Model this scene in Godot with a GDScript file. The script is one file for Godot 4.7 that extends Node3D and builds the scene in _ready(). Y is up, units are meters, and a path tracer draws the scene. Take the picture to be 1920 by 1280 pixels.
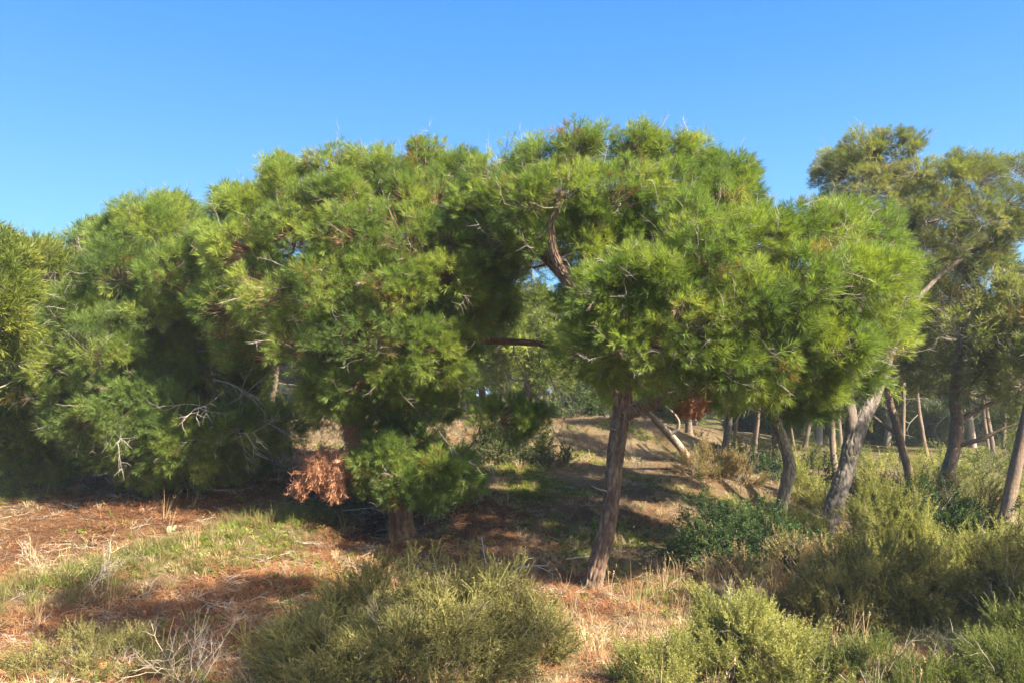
extends Node3D
# A pine wood on a sunny slope, seen from a bank 2.5 m above the nearest pine's foot.
# Metres; the camera stands at x 0, z 0 and looks along -z.

var rng := RandomNumberGenerator.new()
var lump := FastNoiseLite.new()      # slow variation over the ground
var fine := FastNoiseLite.new()      # bumps and bends
var plates := FastNoiseLite.new()    # bark plates: distance to the cracks
var plate_id := FastNoiseLite.new()  # bark plates: one value each
var clump := FastNoiseLite.new()     # gaps in crowns
var H := PackedFloat32Array()        # terrain heights on a half-metre grid
const HX := -60.0
const HZ := -80.0
const HN := 260
const HM := 200
var taken := {}
var M := {}
var tufts: Array = []
var far_tufts: Array = []
var dead_tufts: Array = []

const TERRAIN := [[0.00,-6.40,0.13],[-1.99,-6.40,0.13],[-4.02,-6.20,0.20],[1.90,-6.40,0.13],[4.02,-6.20,0.20],[-6.71,-8.50,0.14],[-1.67,-7.70,0.10],[-5.89,-9.00,0.24],[-4.51,-10.00,0.35],[-2.79,-11.30,0.42],[-1.71,-12.00,0.34],[0.97,-9.70,0.05],[0.00,-10.60,0.19],[-9.12,-13.80,0.80],[-5.81,-12.80,0.88],[-5.09,-13.00,1.12],[-3.60,-14.50,1.23],[-5.63,-17.00,1.42],[-5.81,-21.00,1.81],[-1.45,-15.00,1.01],[-0.11,-16.50,1.17],[0.61,-22.00,1.77],[2.44,-22.00,1.97],[4.10,-17.50,1.04],[2.79,-14.50,0.91],[2.87,-12.30,0.32],[4.55,-13.20,0.38],[3.00,-10.00,0.12],[5.21,-13.30,-0.22],[4.50,-10.00,0.05],[3.30,-7.60,-0.02],[9.28,-17.00,-0.11],[9.52,-15.00,0.02],[12.72,-21.00,-0.09],[20.65,-34.00,-0.30],[13.27,-26.00,0.00],[9.14,-27.00,0.46],[7.27,-27.00,0.46],[6.70,-18.00,0.35],[6.09,-9.30,0.22],[10.16,-13.00,0.19],[29.24,-45.00,-0.28],[-11.93,-18.00,1.02],[-14.87,-25.00,1.13],[-8.31,-30.00,1.68],[0.83,-30.00,1.78],[6.03,-30.00,1.47]]
const PINE_R := {"trunk": [[0.97,0.02,-9.70,0.12],[1.06,0.39,-9.70,0.11],[1.17,0.78,-9.70,0.10],[1.24,1.17,-9.70,0.10],[1.28,1.57,-9.70,0.10],[1.33,1.97,-9.70,0.10],[1.39,2.30,-9.70,0.11],[1.40,2.54,-9.70,0.11],[1.35,2.84,-9.70,0.09],[1.19,3.28,-9.70,0.07],[0.90,3.71,-9.70,0.06],[0.58,4.20,-9.70,0.05],[0.51,4.69,-9.70,0.03],[0.69,5.17,-9.70,0.02]],
	"limbs": [[[1.43,2.27,-9.70,0.10],[1.78,2.42,-9.50,0.08],[2.20,2.54,-9.30,0.06],[2.49,2.66,-9.20,0.05],[2.98,2.95,-9.10,0.04],[3.56,3.26,-9.10,0.03],[4.12,3.60,-9.20,0.02]],[[1.40,2.54,-9.70,0.09],[1.71,3.04,-9.60,0.07],[2.05,3.51,-9.60,0.06],[2.52,4.00,-9.70,0.04],[3.03,4.43,-9.80,0.03]],[[1.30,3.05,-9.80,0.06],[1.59,3.80,-10.30,0.05],[1.88,4.61,-10.70,0.04],[2.33,5.29,-11.00,0.03]],[[0.92,3.73,-9.90,0.05],[0.37,4.51,-10.60,0.04],[0.00,5.14,-11.00,0.02]]],
	"lobes": [[1.14,3.58,-8.58,0.45],[1.19,3.72,-10.68,0.55],[1.01,3.15,-8.80,0.40],[1.07,3.20,-10.45,0.48],[1.42,3.09,-8.49,0.47],[1.46,3.11,-10.77,0.59],[1.90,3.25,-8.24,0.49],[2.35,3.22,-11.04,0.62],[1.72,3.78,-8.32,0.43],[2.08,3.96,-10.96,0.55],[1.35,3.94,-8.54,0.33],[1.53,4.09,-10.72,0.40],[2.20,3.89,-8.25,0.43],[2.45,4.13,-11.03,0.55],[2.73,4.25,-8.42,0.38],[3.01,4.31,-10.85,0.48],[2.11,4.36,-8.54,0.39],[2.48,4.44,-10.72,0.48],[3.27,4.37,-8.59,0.33],[3.75,4.58,-10.67,0.40],[3.67,4.33,-8.69,0.33],[3.99,4.41,-10.57,0.40],[4.34,4.38,-9.07,0.32],[4.67,4.33,-10.17,0.37],[4.50,4.01,-8.96,0.30],[4.95,4.13,-10.28,0.35],[3.81,3.75,-8.49,0.47],[4.34,3.79,-10.77,0.59],[3.12,3.66,-8.25,0.49],[3.64,3.84,-11.03,0.62],[2.51,3.41,-8.16,0.48],[2.95,3.59,-11.13,0.62],[4.56,3.56,-8.92,0.26],[5.05,3.47,-10.32,0.31],[4.14,3.11,-8.74,0.38],[4.57,3.13,-10.52,0.46],[3.54,3.03,-8.46,0.44],[4.15,3.00,-10.80,0.55],[2.89,3.02,-8.29,0.46],[3.47,2.94,-10.99,0.59],[2.32,2.91,-8.32,0.41],[2.68,2.91,-10.96,0.51],[1.83,2.80,-8.50,0.31],[2.10,2.77,-10.76,0.38],[3.52,2.65,-8.72,0.30],[3.76,2.63,-10.53,0.37],[3.94,2.75,-8.85,0.28],[4.38,2.79,-10.39,0.33],[2.85,2.65,-8.53,0.27],[3.05,2.56,-10.73,0.33],[1.47,2.72,-8.79,0.26],[1.53,2.64,-10.45,0.31],[4.06,4.71,-9.21,0.22],[4.23,4.75,-10.02,0.26],[3.29,2.31,-9.30,0.22],[3.57,2.34,-9.20,0.23],[1.19,2.75,-9.04,0.22],[1.43,2.76,-10.20,0.26],[-0.22,5.54,-10.34,0.36],[-0.27,5.71,-11.70,0.42],[0.29,5.63,-10.17,0.32],[0.36,5.85,-11.88,0.38],[0.86,5.72,-10.10,0.35],[0.88,5.85,-11.95,0.42],[1.20,5.96,-10.26,0.21],[1.22,6.10,-11.78,0.25],[1.69,5.77,-10.13,0.34],[1.99,6.06,-11.92,0.40],[2.14,5.80,-10.24,0.26],[2.14,6.02,-11.81,0.30],[2.50,5.80,-10.34,0.30],[2.76,5.88,-11.70,0.35],[2.85,5.49,-10.31,0.34],[2.94,5.64,-11.73,0.40],[3.13,5.29,-10.40,0.30],[3.18,5.37,-11.63,0.35],[0.18,5.00,-9.99,0.49],[0.02,5.11,-12.06,0.59],[0.77,5.07,-9.85,0.48],[1.01,5.16,-12.21,0.59],[1.39,5.07,-9.82,0.51],[1.65,5.15,-12.25,0.63],[2.03,5.13,-9.91,0.48],[2.07,5.37,-12.15,0.59],[2.72,4.93,-10.14,0.49],[3.13,4.97,-11.91,0.59],[-0.18,4.60,-10.29,0.43],[-0.23,4.53,-11.76,0.51],[0.35,4.55,-10.03,0.38],[0.43,4.56,-12.02,0.46],[1.04,4.59,-9.88,0.41],[1.08,4.81,-12.19,0.51],[1.61,4.52,-9.92,0.41],[1.76,4.75,-12.15,0.51],[2.18,4.61,-10.00,0.42],[2.36,4.60,-12.06,0.51],[-0.44,5.05,-10.33,0.36],[-0.53,5.25,-11.71,0.42],[0.00,4.23,-10.73,0.34],[-0.17,4.27,-11.31,0.38],[3.25,5.01,-10.48,0.29],[3.52,5.08,-11.55,0.34]]}
const PINE_C := {"trunk": [[-1.71,0.29,-12.00,0.21],[-1.73,0.49,-12.00,0.19],[-1.73,0.78,-12.00,0.18],[-1.74,1.18,-12.00,0.17],[-1.76,1.59,-12.00,0.16],[-1.77,2.01,-12.00,0.15],[-1.75,2.50,-12.00,0.14],[-1.71,3.17,-12.00,0.13],[-1.63,4.01,-12.00,0.10],[-1.55,4.86,-12.00,0.08],[-1.48,5.55,-12.00,0.04]],
	"limbs": [[[-1.74,2.92,-12.00,0.10],[-1.24,3.21,-11.90,0.07],[-0.69,3.32,-11.70,0.05],[0.00,3.30,-11.50,0.04],[0.56,3.22,-11.40,0.03],[1.01,2.89,-11.20,0.02]],[[-1.74,2.84,-12.00,0.10],[-2.19,3.47,-11.60,0.08],[-2.67,4.07,-11.20,0.06],[-3.25,4.51,-11.00,0.03]],[[-1.71,3.26,-12.00,0.09],[-2.42,4.40,-12.30,0.08],[-3.17,5.32,-12.50,0.06],[-3.74,5.97,-12.60,0.04]],[[-1.68,3.51,-12.00,0.08],[-1.25,3.91,-11.20,0.06],[-1.27,4.29,-10.60,0.04]],[[-1.75,2.34,-12.00,0.08],[-2.10,2.50,-11.20,0.05],[-2.51,2.80,-10.60,0.03]],[[-1.76,1.76,-12.00,0.06],[-1.92,1.62,-11.60,0.04],[-1.73,1.41,-11.40,0.02]],[[-1.76,2.01,-12.00,0.06],[-1.13,1.78,-11.70,0.04],[-0.79,1.40,-11.50,0.02]]],
	"lobes": [[-3.79,5.09,-10.96,0.46],[-4.24,5.35,-13.10,0.55],[-4.12,5.27,-11.21,0.30],[-4.21,5.38,-12.84,0.35],[-3.25,5.52,-10.95,0.38],[-3.69,5.83,-13.11,0.46],[-3.51,5.84,-11.25,0.25],[-3.93,6.06,-12.80,0.29],[-2.64,5.76,-10.96,0.34],[-2.82,6.06,-13.11,0.41],[-2.09,5.74,-10.92,0.32],[-2.49,5.97,-13.15,0.39],[-1.75,5.75,-10.95,0.32],[-2.02,5.82,-13.11,0.39],[-1.28,6.01,-11.27,0.33],[-1.52,6.13,-12.77,0.39],[-0.87,5.75,-11.21,0.33],[-0.82,5.90,-12.84,0.39],[-2.40,5.20,-10.63,0.41],[-2.51,5.45,-13.45,0.51],[-1.66,5.29,-10.69,0.41],[-1.97,5.56,-13.39,0.51],[-1.07,5.29,-10.82,0.41],[-1.38,5.51,-13.25,0.51],[-3.85,4.52,-10.85,0.57],[-4.37,4.52,-13.22,0.69],[-3.07,4.82,-10.62,0.55],[-3.33,5.02,-13.46,0.69],[-2.28,4.63,-10.45,0.55],[-2.81,4.92,-13.64,0.69],[-1.55,4.64,-10.48,0.55],[-1.88,4.93,-13.61,0.69],[-0.83,4.76,-10.70,0.52],[-1.04,4.82,-13.38,0.64],[-4.08,3.73,-11.01,0.50],[-4.60,3.87,-13.05,0.60],[-3.27,3.91,-10.60,0.59],[-3.52,3.97,-13.48,0.73],[-2.45,3.96,-10.41,0.62],[-2.61,4.11,-13.68,0.78],[-1.64,3.96,-10.41,0.58],[-1.73,4.03,-13.68,0.73],[-0.93,4.06,-10.58,0.52],[-0.93,4.09,-13.51,0.64],[-2.74,3.28,-10.61,0.59],[-3.10,3.40,-13.48,0.73],[-1.98,3.31,-10.53,0.62],[-2.38,3.21,-13.56,0.78],[-1.34,3.24,-10.64,0.56],[-1.34,3.11,-13.44,0.69],[-3.90,3.27,-11.06,0.38],[-4.30,3.19,-12.99,0.46],[-2.42,2.69,-10.90,0.49],[-2.54,2.57,-13.16,0.60],[-1.69,2.80,-10.83,0.49],[-1.75,2.72,-13.24,0.60],[-1.07,2.88,-10.95,0.40],[-1.10,2.76,-13.11,0.48],[-2.79,2.50,-11.15,0.35],[-3.10,2.28,-12.90,0.41],[-0.68,3.63,-10.75,0.37],[-0.56,3.78,-13.33,0.46],[-0.45,4.17,-10.80,0.38],[-0.31,4.11,-13.27,0.46],[-0.57,4.54,-10.77,0.34],[-0.56,4.81,-13.30,0.41],[-2.04,2.31,-11.33,0.35],[-2.00,2.30,-12.71,0.41],[-1.44,2.46,-11.24,0.35],[-1.35,2.31,-12.81,0.41],[-1.77,1.76,-11.40,0.44],[-2.14,1.40,-11.50,0.32],[-1.56,1.38,-11.30,0.47],[-1.14,1.25,-11.40,0.40],[-0.75,1.21,-11.40,0.28],[-1.98,1.85,-11.90,0.37],[-1.30,1.61,-11.80,0.33],[-0.08,2.16,-11.20,0.39],[0.31,2.12,-11.20,0.31],[-0.39,2.23,-11.30,0.28],[-1.53,1.15,-12.30,0.43],[-2.07,1.30,-12.50,0.39],[-2.10,1.62,-11.70,0.39],[-1.56,1.68,-11.90,0.43],[-1.03,1.44,-11.90,0.35],[-1.64,1.28,-11.10,0.29],[-0.62,1.34,-11.30,0.22],[-2.09,1.58,-11.20,0.28],[-1.07,1.51,-11.10,0.29],[-1.33,1.88,-11.30,0.31],[-0.77,1.43,-11.10,0.23],[-2.02,1.15,-11.30,0.22],[-1.19,1.12,-11.20,0.26]]}
const PINE_L := {"trunk": [[-5.09,1.03,-13.00,0.24],[-5.16,1.43,-13.00,0.22],[-5.30,2.14,-13.00,0.19],[-5.44,2.87,-13.00,0.17],[-5.59,3.68,-13.00,0.14],[-5.70,4.51,-13.00,0.11],[-5.82,5.25,-13.00,0.06]],
	"limbs": [[[-5.32,2.23,-13.00,0.12],[-5.58,2.34,-12.20,0.08],[-5.88,2.50,-11.60,0.06],[-6.28,2.66,-11.30,0.04]],[[-5.48,3.05,-13.00,0.11],[-5.89,3.54,-12.40,0.08],[-6.38,3.84,-12.00,0.05]],[[-5.43,2.87,-13.00,0.11],[-4.83,3.57,-12.80,0.08],[-4.58,4.48,-12.80,0.05]],[[-5.26,1.97,-13.00,0.10],[-4.52,2.00,-12.10,0.07],[-4.09,1.94,-11.60,0.04]],[[-5.26,1.79,-13.00,0.09],[-5.22,1.68,-12.00,0.06],[-5.24,1.63,-11.50,0.04]]],
	"lobes": [[-5.72,5.12,-12.20,0.59],[-6.29,5.28,-13.85,0.70],[-5.74,5.62,-12.80,0.34],[-5.77,5.53,-13.31,0.38],[-5.98,4.41,-11.83,0.62],[-6.46,4.35,-14.24,0.75],[-5.21,4.32,-11.78,0.53],[-5.87,4.55,-14.29,0.65],[-6.40,4.99,-12.19,0.38],[-6.63,5.19,-13.85,0.45],[-6.91,3.67,-11.91,0.62],[-7.37,3.78,-14.16,0.75],[-7.27,3.34,-12.05,0.42],[-7.70,3.21,-14.01,0.50],[-6.97,2.92,-11.92,0.58],[-7.43,2.83,-14.15,0.70],[-6.17,3.23,-11.65,0.65],[-6.72,3.30,-14.43,0.80],[-6.55,2.26,-11.88,0.62],[-7.09,2.18,-14.19,0.75],[-5.72,2.26,-11.69,0.69],[-6.18,2.03,-14.38,0.85],[-5.17,1.85,-11.86,0.66],[-5.68,1.67,-14.21,0.80],[-4.47,1.88,-12.09,0.59],[-5.03,1.87,-13.97,0.70],[-4.03,2.08,-12.39,0.41],[-4.19,1.95,-13.64,0.48],[-6.11,1.59,-12.04,0.50],[-6.43,1.37,-14.02,0.60],[-5.09,1.37,-12.20,0.41],[-5.59,1.23,-13.84,0.48],[-5.52,3.72,-11.61,0.40],[-6.06,3.74,-14.48,0.50],[-4.94,4.80,-12.10,0.38],[-5.53,4.75,-13.95,0.45],[-7.11,2.50,-12.05,0.34],[-7.52,2.52,-14.01,0.40],[-5.62,1.33,-12.16,0.34],[-5.99,1.18,-13.89,0.40],[-4.58,1.38,-12.53,0.31],[-4.62,1.29,-13.50,0.35],[-5.99,3.83,-13.60,0.57],[-6.29,2.97,-13.50,0.61],[-5.34,2.88,-13.70,0.57],[-5.94,3.39,-14.20,0.59],[-4.87,2.32,-13.50,0.56],[-7.01,2.70,-14.20,0.59],[-6.07,2.22,-13.90,0.58],[-4.57,2.88,-13.40,0.42],[-5.22,4.18,-13.30,0.46],[-5.32,3.37,-12.50,0.48],[-5.56,2.85,-12.40,0.47],[-5.16,3.81,-12.50,0.39],[-5.09,2.94,-12.60,0.35]]}
const PINE_T := {"trunk": [[5.24,-0.33,-13.40,0.16],[5.56,0.47,-13.50,0.15],[5.93,1.19,-13.70,0.14],[6.10,1.65,-13.80,0.16],[6.31,2.02,-13.90,0.14],[6.65,2.46,-14.10,0.10],[7.04,3.10,-14.40,0.09],[7.55,3.95,-14.80,0.08],[8.02,4.85,-15.20,0.06],[8.46,5.68,-15.60,0.05],[8.76,6.57,-16.00,0.03]],
	"limbs": [[[6.10,1.65,-13.80,0.12],[6.13,2.12,-13.90,0.11],[6.22,2.70,-14.20,0.10],[6.61,3.74,-14.80,0.09],[7.29,5.11,-15.50,0.07],[7.79,6.34,-16.00,0.05]],[[7.55,3.95,-14.80,0.05],[8.53,4.85,-15.20,0.04],[9.66,5.57,-15.60,0.03]],[[8.06,4.95,-15.20,0.04],[8.93,5.30,-15.30,0.03],[9.85,5.71,-15.20,0.02]]],
	"lobes": [[7.13,7.36,-15.23,0.51],[7.35,7.47,-16.82,0.59],[6.73,7.16,-15.31,0.40],[7.29,7.39,-16.73,0.47],[7.69,7.35,-15.04,0.47],[7.96,7.47,-17.02,0.55],[6.56,6.45,-15.10,0.34],[7.17,6.54,-16.95,0.39],[7.12,6.53,-14.80,0.49],[7.66,6.57,-17.27,0.59],[7.82,6.77,-14.72,0.46],[8.65,7.17,-17.36,0.55],[8.34,6.77,-14.71,0.43],[9.28,7.12,-17.36,0.51],[8.81,6.90,-14.80,0.41],[9.41,6.99,-17.27,0.49],[9.39,6.82,-14.90,0.41],[10.04,6.89,-17.17,0.49],[9.86,6.42,-15.01,0.44],[10.33,6.39,-17.05,0.51],[10.31,7.05,-15.31,0.36],[10.59,7.25,-16.73,0.42],[9.08,6.15,-14.78,0.46],[9.83,6.37,-17.30,0.55],[8.29,6.02,-14.68,0.49],[9.06,6.04,-17.40,0.59],[7.58,6.03,-14.71,0.43],[8.36,6.39,-17.36,0.51],[9.98,5.82,-15.23,0.40],[10.38,5.84,-16.82,0.47],[8.83,5.65,-14.92,0.37],[9.46,5.66,-17.15,0.44],[7.79,5.55,-14.96,0.35],[8.33,5.79,-17.10,0.42],[6.81,5.90,-15.09,0.36],[7.08,5.83,-16.96,0.42],[10.51,6.29,-15.35,0.43],[10.88,6.21,-16.69,0.49],[8.24,5.46,-15.02,0.31],[9.05,5.46,-17.04,0.37],[9.73,5.52,-15.36,0.32],[10.23,5.47,-16.68,0.37]]}
const PINE_K := {"trunk": [[4.55,0.25,-13.20,0.12],[4.59,0.60,-13.20,0.10],[4.70,1.05,-13.20,0.10],[4.74,1.32,-13.20,0.10],[4.65,1.69,-13.20,0.09],[4.53,2.05,-13.20,0.09],[4.42,2.37,-13.20,0.08],[4.33,2.87,-13.20,0.07],[4.24,3.42,-13.20,0.06],[4.16,4.07,-13.20,0.04]],
	"limbs": [],
	"lobes": [[3.66,3.72,-12.47,0.61],[3.79,3.55,-13.97,0.71],[4.36,3.72,-12.47,0.61],[4.60,3.55,-13.97,0.71],[4.06,4.27,-12.60,0.61],[4.17,4.12,-13.84,0.71],[4.73,3.20,-12.58,0.53],[5.10,3.09,-13.86,0.61],[3.41,3.20,-12.55,0.52],[3.56,3.24,-13.88,0.61],[4.10,3.03,-12.52,0.52],[4.44,2.98,-13.92,0.61],[3.75,2.59,-12.84,0.40],[3.93,2.60,-13.58,0.45],[3.14,2.86,-12.91,0.40],[3.02,2.87,-13.51,0.45]]}
const PINE_A := {"trunk": [[-7.95,1.43,-11.20,0.18],[-8.03,2.19,-11.20,0.16],[-8.04,3.13,-11.20,0.12],[-8.08,3.91,-11.20,0.09]],
	"limbs": [],
	"lobes": [[-6.90,4.20,-10.29,0.43],[-7.39,4.34,-12.16,0.51],[-7.26,4.39,-10.32,0.47],[-7.72,4.48,-12.13,0.56],[-6.78,3.57,-10.19,0.43],[-7.43,3.62,-12.27,0.51],[-7.10,3.35,-10.16,0.49],[-7.77,3.45,-12.30,0.60],[-7.02,3.01,-10.45,0.33],[-7.57,2.83,-12.00,0.39],[-7.21,3.77,-10.10,0.53],[-8.13,3.77,-12.36,0.64],[-7.83,4.17,-10.33,0.54],[-8.56,4.26,-12.12,0.64],[-7.87,3.37,-10.34,0.54],[-8.71,3.47,-12.11,0.64],[-6.70,3.91,-10.28,0.26],[-7.12,3.84,-12.17,0.31],[-6.77,3.30,-10.34,0.23],[-7.21,3.18,-12.11,0.27]]}
const PINE_B := {"trunk": [[-11.18,0.85,-20.00,0.21],[-11.17,2.23,-20.00,0.18],[-11.16,3.90,-20.00,0.15],[-11.22,5.30,-20.00,0.10]],
	"limbs": [],
	"lobes": [[-11.31,6.00,-19.16,0.56],[-11.50,6.15,-20.89,0.64],[-10.57,6.36,-19.26,0.56],[-10.92,6.34,-20.79,0.64],[-9.88,6.48,-19.49,0.57],[-10.09,6.19,-20.54,0.64],[-11.96,6.03,-19.33,0.40],[-12.19,5.75,-20.71,0.46],[-10.78,5.16,-18.99,0.66],[-11.62,5.06,-21.07,0.77],[-10.00,5.30,-19.02,0.66],[-10.40,5.15,-21.04,0.77],[-11.53,4.91,-19.14,0.53],[-11.96,4.69,-20.91,0.61],[-9.32,5.47,-19.25,0.60],[-9.82,5.20,-20.80,0.69],[-12.02,4.16,-19.78,0.62],[-12.22,3.96,-20.32,0.69],[-10.79,4.01,-19.58,0.68],[-10.75,3.77,-20.45,0.77],[-9.30,6.72,-20.00,0.50],[-9.43,6.68,-20.32,0.55]]}
const PINE_D := {"trunk": [[-8.80,0.82,-13.60,0.12],[-8.80,1.38,-13.60,0.10],[-8.76,2.03,-13.60,0.08],[-8.73,2.50,-13.60,0.04]],
	"limbs": [],
	"lobes": [[-8.36,2.50,-12.94,0.45],[-8.86,2.34,-14.29,0.52],[-7.89,2.06,-12.81,0.49],[-8.15,1.78,-14.44,0.57],[-8.29,1.80,-12.76,0.53],[-8.89,1.67,-14.49,0.62],[-7.69,1.52,-12.95,0.45],[-7.93,1.43,-14.28,0.52],[-8.10,1.35,-12.90,0.45],[-8.58,1.33,-14.34,0.52],[-8.82,2.06,-12.86,0.54],[-9.47,1.90,-14.38,0.62],[-8.97,1.43,-13.00,0.54],[-9.30,1.22,-14.24,0.62],[-7.50,1.78,-13.06,0.32],[-7.87,1.49,-14.17,0.36]]}
const PINE_G := {"trunk": [[0.40,1.55,-23.00,0.14],[0.45,2.51,-23.00,0.12],[0.48,3.79,-23.00,0.10],[0.51,4.75,-23.00,0.06]],
	"limbs": [],
	"lobes": [[0.00,4.51,-22.08,0.65],[0.10,4.58,-23.97,0.74],[0.78,4.99,-22.19,0.59],[0.46,4.61,-23.86,0.67],[0.39,5.32,-22.36,0.47],[0.79,4.96,-23.68,0.53],[0.46,3.88,-22.01,0.69],[0.56,3.85,-24.05,0.79],[1.24,4.05,-22.21,0.59],[0.96,4.04,-23.83,0.67],[-0.31,3.75,-22.28,0.56],[-0.54,3.35,-23.76,0.63],[0.93,3.28,-22.34,0.56],[1.27,2.95,-23.70,0.63]]}
const PINE_H := {"trunk": [[-0.99,1.43,-26.00,0.14],[-0.99,2.33,-26.00,0.12],[-1.09,3.23,-26.00,0.10],[-1.12,4.14,-26.00,0.07]],
	"limbs": [],
	"lobes": [[-1.40,3.91,-25.18,0.63],[-1.77,3.89,-26.87,0.72],[-0.70,4.27,-25.26,0.63],[-0.91,3.81,-26.79,0.72],[-1.06,4.62,-25.31,0.56],[-1.39,4.27,-26.73,0.64],[-1.78,3.39,-25.52,0.57],[-1.65,3.16,-26.51,0.64],[-0.53,3.39,-25.52,0.60],[-0.13,3.34,-26.51,0.68]]}
const PINE_U := {"trunk": [[9.28,-0.23,-17.00,0.17],[9.45,0.40,-17.00,0.15],[9.68,1.10,-17.00,0.14],[9.84,1.80,-17.00,0.14],[9.80,2.51,-17.00,0.11],[9.95,3.45,-17.00,0.08],[10.17,4.40,-17.00,0.06]],
	"limbs": [[[9.75,1.39,-17.00,0.07],[10.16,1.52,-16.80,0.05],[10.69,1.82,-16.60,0.03],[11.08,1.94,-16.50,0.02]],[[9.84,1.92,-17.00,0.06],[10.49,2.27,-17.00,0.05],[11.33,2.56,-17.00,0.03]]],
	"lobes": [[9.25,4.56,-16.31,0.51],[9.66,4.64,-17.73,0.59],[9.99,4.71,-16.20,0.51],[10.25,4.87,-17.84,0.59],[10.66,4.32,-16.21,0.51],[11.07,4.41,-17.83,0.59],[9.40,3.73,-16.03,0.54],[9.71,3.46,-18.03,0.62],[10.33,3.40,-16.12,0.54],[10.77,3.14,-17.93,0.62],[9.88,2.85,-16.33,0.45],[10.40,2.62,-17.71,0.52],[9.17,3.08,-16.47,0.39],[9.56,2.76,-17.56,0.44],[11.10,3.65,-16.40,0.51],[11.73,3.45,-17.63,0.59],[10.08,4.07,-16.02,0.50],[10.73,3.94,-18.04,0.59],[9.82,5.22,-16.86,0.49],[10.04,5.07,-17.32,0.55],[10.86,5.30,-17.00,0.50],[10.86,5.30,-17.32,0.55],[11.45,5.12,-17.00,0.47],[11.66,4.98,-17.32,0.52],[9.30,4.88,-17.00,0.43],[9.04,4.87,-17.32,0.47]]}
const PINE_M := {"trunk": [[9.63,-0.35,-18.50,0.10],[9.53,0.47,-18.50,0.09],[9.36,1.23,-18.50,0.09],[9.25,1.74,-18.50,0.09],[9.09,2.38,-18.50,0.08],[8.94,3.02,-18.50,0.06],[8.90,3.79,-18.50,0.04]],
	"limbs": [[[9.28,1.55,-18.50,0.06],[8.89,1.86,-18.60,0.04],[8.62,2.12,-18.70,0.03]]],
	"lobes": [[9.04,4.24,-17.72,0.52],[9.68,4.26,-19.33,0.59],[9.68,3.99,-17.77,0.52],[10.01,3.81,-19.27,0.59],[8.68,4.39,-17.99,0.50],[9.16,4.36,-19.04,0.57],[9.32,3.25,-17.85,0.50],[9.59,3.15,-19.19,0.57],[10.44,3.41,-18.50,0.46],[10.13,3.08,-18.82,0.51],[8.70,3.50,-17.84,0.45],[8.72,3.17,-19.20,0.51]]}
const PINE_O := {"trunk": [[9.49,-0.06,-15.00,0.13],[9.62,0.45,-15.00,0.12],[9.77,1.06,-15.00,0.11],[9.91,1.57,-15.00,0.11],[10.09,2.30,-15.00,0.09],[10.29,3.13,-15.00,0.06]],
	"limbs": [],
	"lobes": [[9.86,3.48,-14.00,0.58],[10.39,3.54,-16.06,0.69],[9.79,2.90,-14.36,0.45],[10.41,2.67,-15.67,0.52],[10.29,2.90,-14.22,0.59],[10.71,2.77,-15.83,0.69],[10.76,3.49,-14.15,0.69],[11.39,3.34,-15.90,0.80],[10.25,4.29,-14.21,0.59],[10.66,4.14,-15.83,0.69],[11.21,4.34,-14.56,0.61],[11.81,4.19,-15.47,0.69],[10.09,2.30,-15.00,0.38],[10.31,2.01,-15.31,0.41]]}


# ------------------------------------------------------------------ small helpers
class Buf:
	var v := PackedVector3Array()
	var n := PackedVector3Array()
	var c := PackedColorArray()
	var i := PackedInt32Array()
	func tri(a: Vector3, b: Vector3, d: Vector3, col: Color) -> void:
		var nn := (d - a).cross(b - a).normalized()
		var k := v.size()
		v.append(a); v.append(b); v.append(d)
		n.append(nn); n.append(nn); n.append(nn)
		c.append(col); c.append(col); c.append(col)
		i.append(k); i.append(k + 1); i.append(k + 2)
	func quad(a: Vector3, b: Vector3, d: Vector3, e: Vector3, col: Color) -> void:
		tri(a, b, d, col)
		tri(a, d, e, col)
	func tube(pts: PackedVector3Array, rad: PackedFloat32Array, sides: int, col: Color) -> void:
		var m := pts.size()
		var k := v.size()
		var side := Vector3.ZERO
		for j in m:
			var t := (pts[mini(j + 1, m - 1)] - pts[maxi(j - 1, 0)]).normalized()
			if j == 0:
				side = t.cross(Vector3.RIGHT if absf(t.x) < 0.8 else Vector3.UP).normalized()
			else:
				side = (side - t * side.dot(t)).normalized()
			var up := t.cross(side)
			for s in sides:
				var a := TAU * s / sides
				var o := side * cos(a) + up * sin(a)
				v.append(pts[j] + o * rad[j]); n.append(o); c.append(col)
		for j in m - 1:
			for s in sides:
				var a := k + j * sides + s
				var b := k + j * sides + (s + 1) % sides
				i.append(a); i.append(a + sides); i.append(b)
				i.append(b); i.append(a + sides); i.append(b + sides)
	func mesh() -> ArrayMesh:
		var arr := []
		arr.resize(Mesh.ARRAY_MAX)
		arr[Mesh.ARRAY_VERTEX] = v
		arr[Mesh.ARRAY_NORMAL] = n
		arr[Mesh.ARRAY_COLOR] = c
		arr[Mesh.ARRAY_INDEX] = i
		var me := ArrayMesh.new()
		me.add_surface_from_arrays(Mesh.PRIMITIVE_TRIANGLES, arr)
		return me

func rf(a: float, b: float) -> float:
	return rng.randf_range(a, b)

func rv() -> Vector3:
	return Vector3(rf(-1, 1), rf(-1, 1), rf(-1, 1))

func ball_dir() -> Vector3:
	var y := rf(-1, 1)
	var a := rf(0, TAU)
	var r := sqrt(1.0 - y * y)
	return Vector3(r * cos(a), y, r * sin(a))

func numbered(called: String) -> String:
	var k: int = taken.get(called, -1) + 1
	taken[called] = k
	return called if k == 0 else "%s_%03d" % [called, k]

func tag(o: Node, label := "", category := "", group := "", kind := "") -> Node:
	if label: o.set_meta("label", label)
	if category: o.set_meta("category", category)
	if group: o.set_meta("group", group)
	if kind: o.set_meta("kind", kind)
	return o

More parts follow.
